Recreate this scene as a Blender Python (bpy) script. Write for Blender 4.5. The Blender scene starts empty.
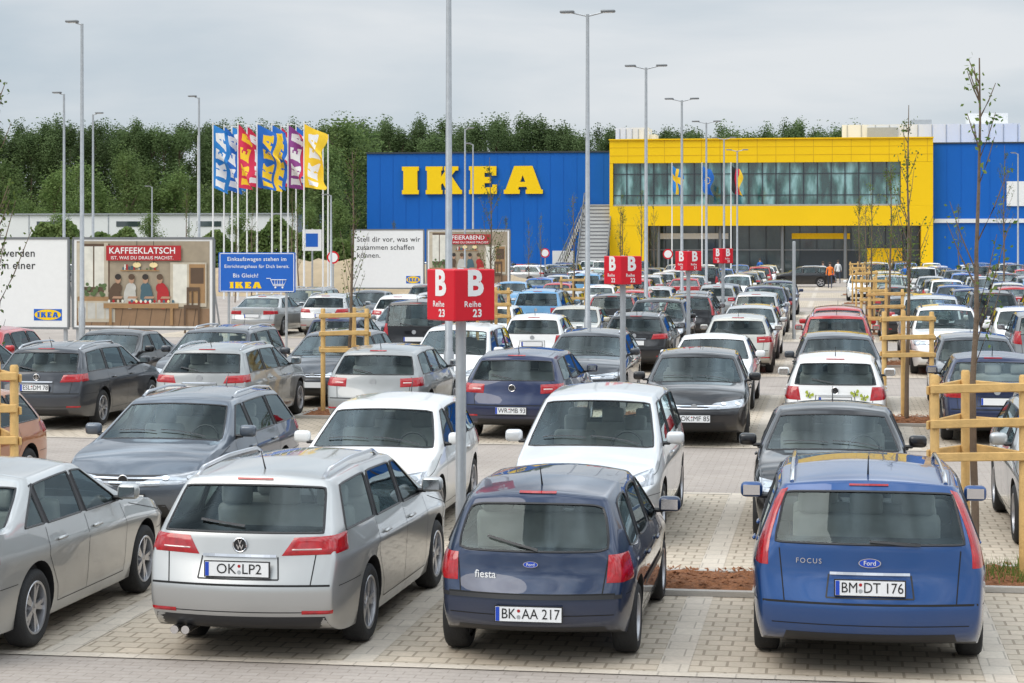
import bpy,bmesh,math,random
from mathutils import Vector,Matrix
from mathutils.bvhtree import BVHTree
R=random.Random(11)
scene=bpy.context.scene
COL=scene.collection
rad=math.radians
TH=math.atan(323/2050); C=math.cos(TH); S=math.sin(TH); HC=3.36
def bx(b,Y):
    t=(b-512)/2050.0
    return Y*(t*C-S)/(C+t*S)
# ---------------------------------------------------------------- materials
def nodes(m):
    m.use_nodes=True; nt=m.node_tree; return nt,nt.nodes,nt.links
def mat(name,col,rough=.6,metal=0,coat=0,var=.12,scale=6,bump=0,bscale=40,spec=.5):
    m=bpy.data.materials.new(name); nt,N,Lk=nodes(m)
    b=N['Principled BSDF']
    b.inputs['Roughness'].default_value=rough; b.inputs['Metallic'].default_value=metal
    b.inputs['Coat Weight'].default_value=coat; b.inputs['Coat Roughness'].default_value=.04
    b.inputs['Specular IOR Level'].default_value=spec
    tc=N.new('ShaderNodeTexCoord'); no=N.new('ShaderNodeTexNoise'); no.inputs['Scale'].default_value=scale; no.inputs['Detail'].default_value=5
    Lk.new(tc.outputs['Object'],no.inputs['Vector'])
    mx=N.new('ShaderNodeMix'); mx.data_type='RGBA'
    mx.inputs['A'].default_value=(*[max(0,c*(1-var)) for c in col],1)
    mx.inputs['B'].default_value=(*[min(1,c*(1+var)) for c in col],1)
    Lk.new(no.outputs['Fac'],mx.inputs['Factor']); Lk.new(mx.outputs['Result'],b.inputs['Base Color'])
    if bump:
        n2=N.new('ShaderNodeTexNoise'); n2.inputs['Scale'].default_value=bscale; n2.inputs['Detail'].default_value=6
        Lk.new(tc.outputs['Object'],n2.inputs['Vector'])
        bp=N.new('ShaderNodeBump'); bp.inputs['Strength'].default_value=bump; bp.inputs['Distance'].default_value=.02
        Lk.new(n2.outputs['Fac'],bp.inputs['Height']); Lk.new(bp.outputs['Normal'],b.inputs['Normal'])
    return m
def paint(name,col,metal=.35):
    m=bpy.data.materials.new(name); nt,N,Lk=nodes(m); b=N['Principled BSDF']
    b.inputs['Metallic'].default_value=metal; b.inputs['Coat Weight'].default_value=1; b.inputs['Coat Roughness'].default_value=.015
    b.inputs['Specular IOR Level'].default_value=.2
    tc=N.new('ShaderNodeTexCoord')
    no=N.new('ShaderNodeTexNoise'); no.inputs['Scale'].default_value=2.5; no.inputs['Detail'].default_value=6
    Lk.new(tc.outputs['Object'],no.inputs['Vector'])
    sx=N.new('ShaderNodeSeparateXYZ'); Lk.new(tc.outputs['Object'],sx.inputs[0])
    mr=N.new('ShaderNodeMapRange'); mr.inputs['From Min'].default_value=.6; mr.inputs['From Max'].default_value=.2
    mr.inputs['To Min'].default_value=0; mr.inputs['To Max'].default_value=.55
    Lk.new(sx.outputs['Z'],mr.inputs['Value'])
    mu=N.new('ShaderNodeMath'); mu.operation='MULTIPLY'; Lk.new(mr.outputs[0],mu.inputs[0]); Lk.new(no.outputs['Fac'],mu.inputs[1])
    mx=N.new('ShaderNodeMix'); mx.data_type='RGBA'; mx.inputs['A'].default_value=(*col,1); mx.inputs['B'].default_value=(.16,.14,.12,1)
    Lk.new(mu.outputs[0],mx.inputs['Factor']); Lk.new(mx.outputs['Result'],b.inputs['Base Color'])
    r2=N.new('ShaderNodeMapRange'); r2.inputs['To Min'].default_value=.3; r2.inputs['To Max'].default_value=.42
    Lk.new(no.outputs['Fac'],r2.inputs['Value']); Lk.new(r2.outputs[0],b.inputs['Roughness'])
    return m
def glassmat(name,tint=(.80,.88,.86)):
    m=bpy.data.materials.new(name); nt,N,Lk=nodes(m); N.remove(N['Principled BSDF'])
    out=[n for n in N if n.type=='OUTPUT_MATERIAL'][0]
    tr=N.new('ShaderNodeBsdfTransparent'); tr.inputs[0].default_value=(*tint,1)
    gl=N.new('ShaderNodeBsdfGlossy'); gl.inputs['Roughness'].default_value=.01; gl.inputs[0].default_value=(.8,.95,1,1)
    fr=N.new('ShaderNodeFresnel'); fr.inputs[0].default_value=1.4
    no=N.new('ShaderNodeTexNoise'); no.inputs['Scale'].default_value=3
    ad=N.new('ShaderNodeMath'); ad.operation='MULTIPLY_ADD'; Lk.new(fr.outputs[0],ad.inputs[0]); ad.inputs[1].default_value=1.0
    m2=N.new('ShaderNodeMath'); m2.operation='MULTIPLY'; Lk.new(no.outputs[0],m2.inputs[0]); m2.inputs[1].default_value=.02
    Lk.new(m2.outputs[0],ad.inputs[2])
    mx=N.new('ShaderNodeMixShader'); Lk.new(ad.outputs[0],mx.inputs[0]); Lk.new(tr.outputs[0],mx.inputs[1]); Lk.new(gl.outputs[0],mx.inputs[2])
    Lk.new(mx.outputs[0],out.inputs[0]); return m
M={}
M['black']=mat('black_plastic',(.018,.018,.02),.45)
M['trim']=mat('interior_trim',(.05,.05,.053),.8)
M['seam']=mat('panel_gap',(.006,.006,.006),.8)
M['tyre']=mat('tyre_rubber',(.02,.02,.021),.8,bump=.3,bscale=60)
M['rim']=mat('alloy_rim',(.5,.5,.52),.3,.8)
M['hub']=mat('brake_dark',(.03,.03,.035),.5,.6)
M['chrome']=mat('chrome_trim',(.7,.7,.72),.12,1,var=.03)
M['red_lens']=mat('tail_lamp_red',(.36,.004,.008),.1,0,.6,var=.6,scale=22)
M['clear_lens']=mat('tail_lamp_clear',(.62,.5,.47),.15,.2,1)
M['head']=mat('headlamp_glass',(.42,.44,.47),.1,.55,1,var=.5,scale=14)
M['head_in']=mat('headlamp_inner',(.85,.87,.9),.08,.9,1)
M['plate']=mat('plate_white',(.78,.79,.8),.4,var=.03)
M['eublue']=mat('plate_blue',(.01,.06,.45),.4)
M['ink']=mat('plate_black',(.01,.01,.01),.5)
M['seat']=mat('seat_cloth',(.38,.37,.35),.9,var=.3,scale=8)
M['glass']=glassmat('car_glass')
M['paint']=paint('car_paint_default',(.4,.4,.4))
M['white']=mat('white_sheet',(.8,.8,.79),.5,var=.04)
M['offwhite']=mat('white_cladding',(.72,.73,.73),.5,var=.08,scale=.6)
M['blue']=mat('blue_cladding',(.006,.115,.46),.45,var=.1,scale=.35,spec=.25)
M['yellow']=mat('yellow_cladding',(.88,.56,.006),.45,var=.05,scale=.4,spec=.25)
M['logo_y']=mat('letter_yellow',(.92,.6,.006),.4,var=.03,spec=.25)
M['red']=mat('sign_red',(.62,.01,.025),.4,var=.08,spec=.3)
M['steel']=mat('galvanised_steel',(.42,.44,.46),.42,.5,var=.2,scale=9)
M['lampg']=mat('lamp_head_grey',(.2,.21,.22),.4,.4)
M['wood']=mat('guard_wood',(.6,.38,.14),.75,var=.35,scale=8,bump=.3)
M['bark']=mat('bark_brown',(.16,.115,.08),.9,var=.4,scale=12,bump=.5)
M['kerb']=mat('kerb_concrete',(.45,.42,.38),.85,var=.15,scale=5,bump=.3)
M['mulch']=mat('bark_mulch',(.27,.11,.045),.95,var=.7,scale=28,bump=1,bscale=50)
M['bglass_dark']=mat('entrance_glass',(.05,.07,.075),.06,0,1,var=.8,scale=.8)
M['frame_dark']=mat('mullion_dark',(.03,.04,.05),.5)
M['concrete']=mat('concrete_light',(.48,.48,.47),.8,var=.12,scale=1)
M['nosing']=mat('stair_nosing',(.16,.16,.17),.8)
M['skin']=mat('skin',(.5,.3,.22),.6)
M['trousers']=mat('trousers_dark',(.04,.05,.08),.9)
M['orange']=mat('safety_orange',(.85,.2,.02),.7)
M['hair']=mat('hair_brown',(.06,.035,.02),.8)
M['sky_blue']=mat('sign_blue',(.005,.11,.5),.4,var=.06)
M['lime']=mat('sticker_lime',(.35,.42,.03),.5)
def brickmat(name,c1,c2,mo,bw,bh,ms,stain=.2):
    m=bpy.data.materials.new(name); nt,N,Lk=nodes(m); b=N['Principled BSDF']; b.inputs['Roughness'].default_value=.88
    b.inputs['Specular IOR Level'].default_value=.25
    tc=N.new('ShaderNodeTexCoord'); br=N.new('ShaderNodeTexBrick')
    Lk.new(tc.outputs['Object'],br.inputs['Vector'])
    br.inputs['Color1'].default_value=(*c1,1); br.inputs['Color2'].default_value=(*c2,1); br.inputs['Mortar'].default_value=(*mo,1)
    br.inputs['Scale'].default_value=1; br.inputs['Brick Width'].default_value=bw; br.inputs['Row Height'].default_value=bh; br.inputs['Mortar Size'].default_value=ms
    br.inputs['Mortar Smooth'].default_value=.3
    no=N.new('ShaderNodeTexNoise'); no.inputs['Scale'].default_value=.35; no.inputs['Detail'].default_value=9; no.inputs['Roughness'].default_value=.65
    Lk.new(tc.outputs['Object'],no.inputs['Vector'])
    mr=N.new('ShaderNodeMapRange'); mr.inputs['From Min'].default_value=.3; mr.inputs['From Max'].default_value=.7
    mr.inputs['To Min'].default_value=1-stain; mr.inputs['To Max'].default_value=1+stain*.6; Lk.new(no.outputs['Fac'],mr.inputs['Value'])
    n3=N.new('ShaderNodeTexNoise'); n3.inputs['Scale'].default_value=30; n3.inputs['Detail'].default_value=4; Lk.new(tc.outputs['Object'],n3.inputs['Vector'])
    m3=N.new('ShaderNodeMapRange'); m3.inputs['To Min'].default_value=.82; m3.inputs['To Max'].default_value=1.18; Lk.new(n3.outputs['Fac'],m3.inputs['Value'])
    n4=N.new('ShaderNodeTexNoise'); n4.inputs['Scale'].default_value=1.3; n4.inputs['Detail'].default_value=3; Lk.new(tc.outputs['Object'],n4.inputs['Vector'])
    m4=N.new('ShaderNodeMapRange'); m4.inputs['From Min'].default_value=.62; m4.inputs['From Max'].default_value=.74; m4.inputs['To Min'].default_value=1; m4.inputs['To Max'].default_value=.76; Lk.new(n4.outputs['Fac'],m4.inputs['Value'])
    mm=N.new('ShaderNodeMath'); mm.operation='MULTIPLY'; Lk.new(mr.outputs[0],mm.inputs[0]); Lk.new(m3.outputs[0],mm.inputs[1])
    m5=N.new('ShaderNodeMath'); m5.operation='MULTIPLY'; Lk.new(mm.outputs[0],m5.inputs[0]); Lk.new(m4.outputs[0],m5.inputs[1])
    vs=N.new('ShaderNodeVectorMath'); vs.operation='SCALE'; Lk.new(br.outputs['Color'],vs.inputs[0]); Lk.new(m5.outputs[0],vs.inputs['Scale'])
    Lk.new(vs.outputs[0],b.inputs['Base Color'])
    bp=N.new('ShaderNodeBump'); bp.inputs['Strength'].default_value=.4; bp.inputs['Distance'].default_value=.01; bp.invert=True
    Lk.new(br.outputs['Fac'],bp.inputs['Height']); Lk.new(bp.outputs['Normal'],b.inputs['Normal'])
    return m
M['aisle']=brickmat('aisle_paving',(.42,.37,.33),(.39,.34,.30),(.31,.27,.235),.22,.11,.007)
M['bay']=brickmat('bay_paving',(.57,.485,.385),(.50,.43,.34),(.33,.275,.21),.21,.21,.013)
M['line']=brickmat('divider_paving',(.61,.54,.45),(.56,.49,.41),(.42,.37,.31),.3,.3,.008)
def leafmat(name,c1,c2,scale):
    m=bpy.data.materials.new(name); nt,N,Lk=nodes(m); b=N['Principled BSDF']; b.inputs['Roughness'].default_value=.7
    b.inputs['Specular IOR Level'].default_value=.2
    tc=N.new('ShaderNodeTexCoord'); no=N.new('ShaderNodeTexNoise'); no.inputs['Scale'].default_value=scale; no.inputs['Detail'].default_value=4
    Lk.new(tc.outputs['Object'],no.inputs['Vector'])
    oi=N.new('ShaderNodeObjectInfo'); 
    mr=N.new('ShaderNodeMapRange'); mr.inputs['From Min'].default_value=.35; mr.inputs['From Max'].default_value=.65; Lk.new(no.outputs['Fac'],mr.inputs['Value'])
    mx=N.new('ShaderNodeMix'); mx.data_type='RGBA'; mx.inputs['A'].default_value=(*c1,1); mx.inputs['B'].default_value=(*c2,1)
    Lk.new(mr.outputs[0],mx.inputs['Factor'])
    hs=N.new('ShaderNodeHueSaturation'); Lk.new(mx.outputs['Result'],hs.inputs['Color'])
    r=N.new('ShaderNodeMapRange'); r.inputs['To Min'].default_value=.75; r.inputs['To Max'].default_value=1.35; Lk.new(oi.outputs['Random'],r.inputs['Value']); Lk.new(r.outputs[0],hs.inputs['Value'])
    tl=N.new('ShaderNodeBsdfTranslucent'); Lk.new(hs.outputs[0],tl.inputs[0]); ms=N.new('ShaderNodeMixShader'); ms.inputs[0].default_value=.35
    out=[n for n in N if n.type=='OUTPUT_MATERIAL'][0]; Lk.new(b.outputs[0],ms.inputs[1]); Lk.new(tl.outputs[0],ms.inputs[2]); Lk.new(ms.outputs[0],out.inputs[0])
    Lk.new(hs.outputs[0],b.inputs['Base Color'])
    return m
M['leaf']=leafmat('leaves_wood',(.08,.125,.045),(.135,.19,.075),.4)
M['leaf2']=leafmat('leaves_light',(.1,.16,.045),(.18,.24,.08),.6)
M['leaf3']=leafmat('leaves_young',(.07,.13,.03),(.17,.22,.05),3)
M['groundm']=leafmat('ground_earth',(.09,.11,.04),(.2,.17,.11),.05)
M['soil']=mat('soil_brown',(.40,.31,.2),.95,var=.3,scale=1)
# ---------------------------------------------------------------- mesh builder
class MB:
    def __init__(s): s.v=[];s.f=[];s.m=[]
    def add(s,vs,fs,mi=0):
        o=len(s.v); s.v+= [tuple(v) for v in vs]; s.f+=[tuple(i+o for i in f) for f in fs]; s.m+=[mi]*len(fs)
    def box(s,c,d,mi=0,rz=0):
        x,y,z=d[0]/2,d[1]/2,d[2]/2; cr,sr=math.cos(rz),math.sin(rz)
        vs=[]
        for a in(-1,1):
            for b in(-1,1):
                for e in(-1,1):
                    px,py=a*x,b*y
                    vs.append((c[0]+px*cr-py*sr,c[1]+px*sr+py*cr,c[2]+e*z))
        s.add(vs,[(0,1,3,2),(4,6,7,5),(0,4,5,1),(2,3,7,6),(0,2,6,4),(1,5,7,3)],mi)
    def rbox(s,c,d,b,mi=0,seg=2,rx=0):
        bm=bmesh.new(); bmesh.ops.create_cube(bm,size=1)
        bmesh.ops.scale(bm,vec=d,verts=bm.verts)
        bmesh.ops.bevel(bm,geom=bm.edges[:],offset=b,segments=seg,affect='EDGES',profile=.5)
        if rx: bmesh.ops.rotate(bm,cent=(0,0,0),matrix=Matrix.Rotation(rx,3,'X'),verts=bm.verts)
        bm.verts.index_update()
        s.add([(v.co.x+c[0],v.co.y+c[1],v.co.z+c[2]) for v in bm.verts],[[v.index for v in f.verts] for f in bm.faces],mi); bm.free()
    def tube(s,pts,rs,n=8,mi=0,cap=True):
        pts=[Vector(p) for p in pts]
        if not isinstance(rs,(list,tuple)): rs=[rs]*len(pts)
        vs=[];fs=[]
        for i,p in enumerate(pts):
            d=(pts[min(i+1,len(pts)-1)]-pts[max(i-1,0)]).normalized()
            a=Vector((0,0,1)) if abs(d.z)<.9 else Vector((1,0,0))
            u=d.cross(a).normalized(); w=d.cross(u)
            for k in range(n):
                t=2*math.pi*k/n; vs.append(p+(u*math.cos(t)+w*math.sin(t))*rs[i])
        for i in range(len(pts)-1):
            for k in range(n):
                fs.append((i*n+k,i*n+(k+1)%n,(i+1)*n+(k+1)%n,(i+1)*n+k))
        if cap: fs.append(tuple(range(n-1,-1,-1))); fs.append(tuple((len(pts)-1)*n+k for k in range(n)))
        s.add(vs,fs,mi)
    def lathe(s,prof,n,mi=0):
        vs=[];fs=[]
        for (x,r) in prof:
            for k in range(n):
                t=2*math.pi*k/n; vs.append((x,r*math.cos(t),r*math.sin(t)))
        for i in range(len(prof)-1):
            for k in range(n): fs.append((i*n+k,i*n+(k+1)%n,(i+1)*n+(k+1)%n,(i+1)*n+k))
        s.add(vs,fs,mi)
    def quad(s,a,b,c,d,mi=0): s.add([a,b,c,d],[(0,1,2,3)],mi)
    def mesh(s,name,mats,smooth=False,ang=None):
        me=bpy.data.meshes.new(name); me.from_pydata(s.v,[],s.f)
        for m_ in mats: me.materials.append(m_)
        me.polygons.foreach_set('material_index',s.m)
        if smooth:
            me.polygons.foreach_set('use_smooth',[True]*len(me.polygons))
        me.update()
        if smooth: me.set_sharp_from_angle(angle=rad(ang or 40))
        return me
def mk(name,me,parent=None,loc=(0,0,0),rot=(0,0,0),label=None,cat=None,group=None,kind=None):
    o=bpy.data.objects.new(name,me); COL.objects.link(o)
    o.location=loc; o.rotation_euler=rot
    if parent: o.parent=parent
    if label: o['label']=label
    if cat: o['category']=cat
    if group: o['group']=group
    if kind: o['kind']=kind
    return o
TXC={}
def tmesh(s,size,m,bold=0,ext=.001,align='CENTER',sp=1.0):
    k=(s,size,m.name,bold,align,sp)
    if k in TXC: return TXC[k]
    cu=bpy.data.curves.new('t','FONT'); cu.body=s; cu.size=1; cu.extrude=ext/size; cu.offset=bold/size; cu.align_x=align; cu.align_y='CENTER'; cu.resolution_u=3; cu.space_character=sp
    o=bpy.data.objects.new('t',cu); COL.objects.link(o)
    dg=bpy.context.evaluated_depsgraph_get(); me=bpy.data.meshes.new_from_object(o.evaluated_get(dg)); me.name='lettering'
    me.transform(Matrix.Scale(size,4))
    me.materials.clear(); me.materials.append(m)
    bpy.data.objects.remove(o); TXC[k]=me; return me
LET={'I':(.62,[[(0,0),(.62,0),(.62,.15),(.57,.15),(.57,.85),(.62,.85),(.62,1),(0,1),(0,.85),(.05,.85),(.05,.15),(0,.15)]]),
'K':(1.34,[[(0,0),(.62,0),(.62,.15),(.57,.15),(.57,.34),(.63,.4),(.76,.15),(.71,.15),(.71,0),(1.34,0),(1.34,.15),(1.29,.15),(.95,.66),(1.1,.85),(1.2,.85),(1.2,1),(.68,1),(.68,.85),(.73,.85),(.57,.62),(.57,.85),(.62,.85),(.62,1),(0,1),(0,.85),(.05,.85),(.05,.15),(0,.15)]]),
'E':(1.02,[[(0,0),(1.02,0),(1.02,.34),(.86,.34),(.86,.24),(.57,.24),(.57,.39),(.8,.39),(.8,.61),(.57,.61),(.57,.76),(.84,.76),(.84,.66),(1.0,.66),(1.0,1),(0,1),(0,.85),(.05,.85),(.05,.15),(0,.15)]]),
'A':(1.42,[[(0,0),(.58,0),(.58,.15),(.52,.15),(.55,.25),(.83,.25),(.86,.15),(.8,.15),(.8,0),(1.42,0),(1.42,.15),(1.36,.15),(1.04,1),(.38,1),(.06,.15),(0,.15)],[(.6,.43),(.78,.43),(.69,.68)]])}
GAPL=.26
def inpoly(x,y,p):
    c=False; j=len(p)-1
    for i in range(len(p)):
        if (p[i][1]>y)!=(p[j][1]>y) and x<(p[j][0]-p[i][0])*(y-p[i][1])/(p[j][1]-p[i][1])+p[i][0]: c=not c
        j=i
    return c
LW=sum(LET[c][0] for c in 'IKEA')+3*GAPL
def inlogo(x,y):
    x0=0
    for ch in 'IKEA':
        w,pl=LET[ch]
        if x0<=x<=x0+w: return inpoly(x-x0,y,pl[0]) and not(len(pl)>1 and inpoly(x-x0,y,pl[1]))
        x0+=w+GAPL
    return False
def logo_mesh(h,m,ext):
    cu=bpy.data.curves.new('l','CURVE'); cu.dimensions='2D'; cu.fill_mode='BOTH'; cu.extrude=ext
    x=0
    for ch in 'IKEA':
        w,pl=LET[ch]
        for p in pl:
            sp=cu.splines.new('POLY'); sp.points.add(len(p)-1)
            for i,(a,b) in enumerate(p): sp.points[i].co=((a+x)*h,b*h,0,1)
            sp.use_cyclic_u=True
        x+=w+GAPL
    o=bpy.data.objects.new('l',cu); COL.objects.link(o)
    dg=bpy.context.evaluated_depsgraph_get(); me=bpy.data.meshes.new_from_object(o.evaluated_get(dg)); me.materials.clear(); me.materials.append(m)
    bpy.data.objects.remove(o); return me,(x-GAPL)*h
# ---------------------------------------------------------------- car shell
U=[-1,-.925,-.45,0,.45,.925,1]
def shell(sp):
    L,W,H=sp['L'],sp['W']*1.01,sp['H']; hw=W/2; yr=-L/2; yf=L/2; belt=sp['belt']; br=sp.get('brise',.04)
    sed=sp.get('sedan',False); soft=sp.get('soft',1)
    cb,ct=sp['cb'],sp['ct']; tR=yr+sp['rt']; p0=sp['p0']; q0=sp['q0']
    ST=[]
    if sed:
        ST.append((yr,.88,belt+.04,None)); ST.append((yr+.28,.955,belt+.06,None))
        bR=yr+.62
    else: bR=yr
    dg=sp.get('dg',.34) if not sed else .22
    b=[bR,bR+dg,q0,q0+.06,p0,p0+.08,cb-.2,cb]
    t=[tR,tR+.14,q0+.05,q0+.11,p0+.02,p0+.09,ct-.10,ct]
    wf=[sp.get('rw',.915) if not sed else .97,.985,1,1,1,1,1,.985]
    ja=len(ST)
    for i in range(8):
        z=belt+br*(1-i/7)
        ST.append((b[i],wf[i],z,t[i]))
    jb=len(ST)-1
    ST.append(((cb+yf)/2,.975,belt-sp.get('hd',.07),None))
    ST.append((yf-.32,.935,belt-sp.get('hd',.07)-.09,None))
    ST.append((yf,.81,belt-sp.get('hd',.07)-.19,None))
    J=len(ST)-1
    P={}
    vs=[]
    def V(p): vs.append(p); return len(vs)-1
    tm=(tR+ct)/2; th=(ct-tR)/2
    pos={}; bt=sp.get('bt',.56); rk=sp.get('rk',.1)
    for j,(y,w,z3,tt) in enumerate(ST):
        z0=.2; z1=.36; z2=bt; zz3=bt+(z3-bt)*.52
        ox=[0]*5
        if j==0: ox=[.07,-.01,-.015,.05,rk]; z0=.27
        if j==J: ox=[-.1,0,0,-.05,-.2]; z0=.25
        xf=[.93,.975,.985,1.0,.93]
        for r in range(5):
            pos[(r,j)]=(hw*w*xf[r],y+ox[r],[z0,z1,z2,zz3,z3][r])
        if tt is not None:
            zz=H-.055-.04*((tt-tm)/th)**2- (sp.get('rdrop',.02) if tt<tm else 0)*((tt-tm)/th)**2
            xr=hw*(sp.get('tum',.725)-.03*((tt-tm)/th)**2)
            y3=pos[(4,j)][1]; z4=zz-.05
            pos[(5,j)]=(xr+.035,y3+(tt-y3)*.93,z4)
            pos[(6,j)]=(xr-.015,tt,zz)
    for s_ in(1,-1):
        for k,p in pos.items(): P[(s_,)+k]=V((s_*p[0],p[1],p[2]))
    prof=[(r,0) for r in range(5)]+[(4,j) for j in range(1,ja+1)]+[(5,ja),(6,ja)]+[(6,j) for j in range(ja+1,jb+1)]+[(5,jb)]+[(4,j) for j in range(jb,J+1)]+[(3,J),(2,J),(1,J),(0,J)]
    seen=[]
    for k in prof:
        if k not in seen: seen.append(k)
    prof=seen; cx_=sp.get('crx',1)
    def crown(r,j):
        if r<=2 and j==0: return (-.13*cx_,.0)
        if r<=4 and j==0: return (-.10*cx_,.0)
        if r==4 and j<ja: return (0,.035)
        if r==4 and j==ja: return (-.12,.01)
        if r==5 and j==ja: return (-.08*cx_,.02)
        if r==6 and j==ja: return (-.05*cx_,.045)
        if r==6 and j==jb: return (.05,.05)
        if r==6: return (0,.06)
        if r==5 and j==jb: return (.09,.035)
        if r==4 and j==jb: return (.2,.04)
        if r==4 and j==J: return (.13,.05)
        if r==4: return (.03,.065)
        return (.15,0)
    T={}
    for ki,k in enumerate(prof):
        p=pos[k]; cr=crown(*k)
        for c,u in enumerate(U):
            if c==0: T[(ki,c)]=P[(-1,)+k]
            elif c==6: T[(ki,c)]=P[(1,)+k]
            else:
                g=1-abs(u)**2.3
                T[(ki,c)]=V((p[0]*u,p[1]+cr[0]*g,p[2]+cr[1]*g))
    F=[];FM=[]
    def face(ids,m): F.append(ids); FM.append(m)
    gl=[1,3,5]
    for s_ in(1,-1):
        for j in range(J):
            for r in range(4):
                q=[P[(s_,r,j)],P[(s_,r,j+1)],P[(s_,r+1,j+1)],P[(s_,r+1,j)]]
                face(q if s_==1 else q[::-1],0)
            if ja<=j<jb:
                for r in(4,5):
                    q=[P[(s_,r,j)],P[(s_,r,j+1)],P[(s_,r+1,j+1)],P[(s_,r+1,j)]]
                    g=(r==4 and (j-ja) in gl)
                    mm=1 if g else (4 if (r==4 and (j-ja) in (2,4)) else 0)
                    face(q if s_==1 else q[::-1],mm)
    for ki in range(len(prof)-1):
        a,b2=prof[ki],prof[ki+1]
        for c in range(6):
            m_=0
            if a==(4,ja) and b2==(5,ja) and 1<=c<=4: m_=2
            if a==(5,jb) and b2==(4,jb) and 1<=c<=4: m_=3
            q=[T[(ki,c)],T[(ki,c+1)],T[(ki+1,c+1)],T[(ki+1,c)]]
            face(q,m_)
    B={}
    for j in range(J+1):
        for c,u in enumerate(U):
            if c==0: B[(j,c)]=P[(-1,0,j)]
            elif c==6: B[(j,c)]=P[(1,0,j)]
            elif j==0: B[(j,c)]=T[(0,c)]
            elif j==J: B[(j,c)]=T[(len(prof)-1,c)]
            else:
                p=pos[(0,j)]; B[(j,c)]=V((p[0]*u,p[1],p[2]))
    for j in range(J):
        for c in range(6): face([B[(j,c)],B[(j+1,c)],B[(j+1,c+1)],B[(j,c+1)]],4)
    me=bpy.data.meshes.new('shell'); me.from_pydata(vs,[],F)
    mats=[M['paint'],M['glass'],M['glass'],M['glass'],M['black']]
    for m_ in mats: me.materials.append(m_)
    me.polygons.foreach_set('material_index',FM)
    bm=bmesh.new(); bm.from_mesh(me); bmesh.ops.recalc_face_normals(bm,faces=bm.faces)
    cl=bm.edges.layers.float.new('crease_edge'); vl=bm.verts.layers.float.new('crease_vert')
    bm.verts.ensure_lookup_table()
    def rs(r): return set(P[(s_,r,j)] for s_ in(1,-1) for j in range(J+1))
    belts,sill,r2,r3=rs(4),rs(0),rs(2),rs(3)
    endrows=[]
    for ki,k in enumerate(prof):
        if k in((2,0),(3,0),(2,J)): endrows.append((set(T[(ki,c)] for c in range(7)),(.8 if k==(2,0) else .5)*soft))
        if k==(4,0) and sed: endrows.append((set(T[(ki,c)] for c in range(7)),.7))
        if k==(6,ja): endrows.append((set(T[(ki,c)] for c in range(7)),.6*soft))
    corner=set(P[(s_,r,j)] for s_ in(1,-1) for r in range(5) for j in(0,J))
    rail=set(P[(s_,6,j)] for s_ in(1,-1) for j in range(ja,jb+1))
    for e in bm.edges:
        ms=set(f.material_index for f in e.link_faces); c=0
        g=ms&{1,2,3}
        if g and len(ms)>1: c=.93
        a,b2=e.verts[0].index,e.verts[1].index
        for st,v_ in((belts,.66*soft),(sill,.7),(r2,.3*soft),(r3,.62*soft),(rail,.45*soft)):
            if a in st and b2 in st: c=max(c,v_)
        if a in corner and b2 in corner and a not in sill: c=max(c,.36*soft)
        for st,v_ in endrows:
            if a in st and b2 in st: c=max(c,v_)
        e[cl]=c
    for v in bm.verts:
        ms=[f.material_index in(1,2,3) for f in v.link_faces]
        if sum(ms)==1: v[vl]=.6*soft
    bm.to_mesh(me); bm.free()
    for p in me.polygons: p.use_smooth=True
    o=bpy.data.objects.new('shell',me); COL.objects.link(o)
    md=o.modifiers.new('s','SUBSURF'); lv=3 if sp.get('hero') else 2; md.levels=lv; md.render_levels=lv
    mb=MB(); Rw=sp['R']; ra=Rw+.05; ya=yr+sp['ovr']; yb=yf-sp['ovf']
    for s_ in(1,-1):
        for yy in(ya,yb):
            n=36; x0=s_*(hw-.26); x1=s_*(hw+.2); vv=[];ff=[]
            for k in range(n):
                t_=2*math.pi*k/n
                for x in(x0,x1): vv.append((x,yy+ra*math.cos(t_),Rw+.015+ra*math.sin(t_)))
            for k in range(n):
                k2=(k+1)%n; ff.append((2*k,2*k+1,2*k2+1,2*k2))
            ff.append(tuple(2*k for k in range(n))[::-1]); ff.append(tuple(2*k+1 for k in range(n)))
            mb.add(vv,ff,4)
    cm=mb.mesh('cut',mats)
    bm=bmesh.new(); bm.from_mesh(cm); bmesh.ops.recalc_face_normals(bm,faces=bm.faces); bm.to_mesh(cm); bm.free()
    co=bpy.data.objects.new('cut',cm); COL.objects.link(co)
    bo=o.modifiers.new('b','BOOLEAN'); bo.object=co; bo.operation='DIFFERENCE'; bo.solver='EXACT'
    dg_=bpy.context.evaluated_depsgraph_get(); ev=bpy.data.meshes.new_from_object(o.evaluated_get(dg_))
    bpy.data.objects.remove(o); bpy.data.objects.remove(co)
    return ev,dict(hw=hw,yr=yr,yf=yf,ya=ya,yb=yb,pos=pos,ja=ja,jb=jb,belt=belt)
def seal(me,r=.011):
    bm=bmesh.new(); bm.from_mesh(me); mb=MB()
    mb.add([v.co for v in bm.verts],[[v.index for v in f.verts] for f in bm.faces],1)
    for e in bm.edges:
        if len(e.link_faces)==1: 
            a,b=e.verts[0].co,e.verts[1].co
            if (a-b).length>1e-4:
                d=(b-a).normalized()*.003; mb.tube([a-d,b+d],r,4,4,cap=False)
    bm.free()
    return mb.mesh(me.name,list(me.materials),True,60)
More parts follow.
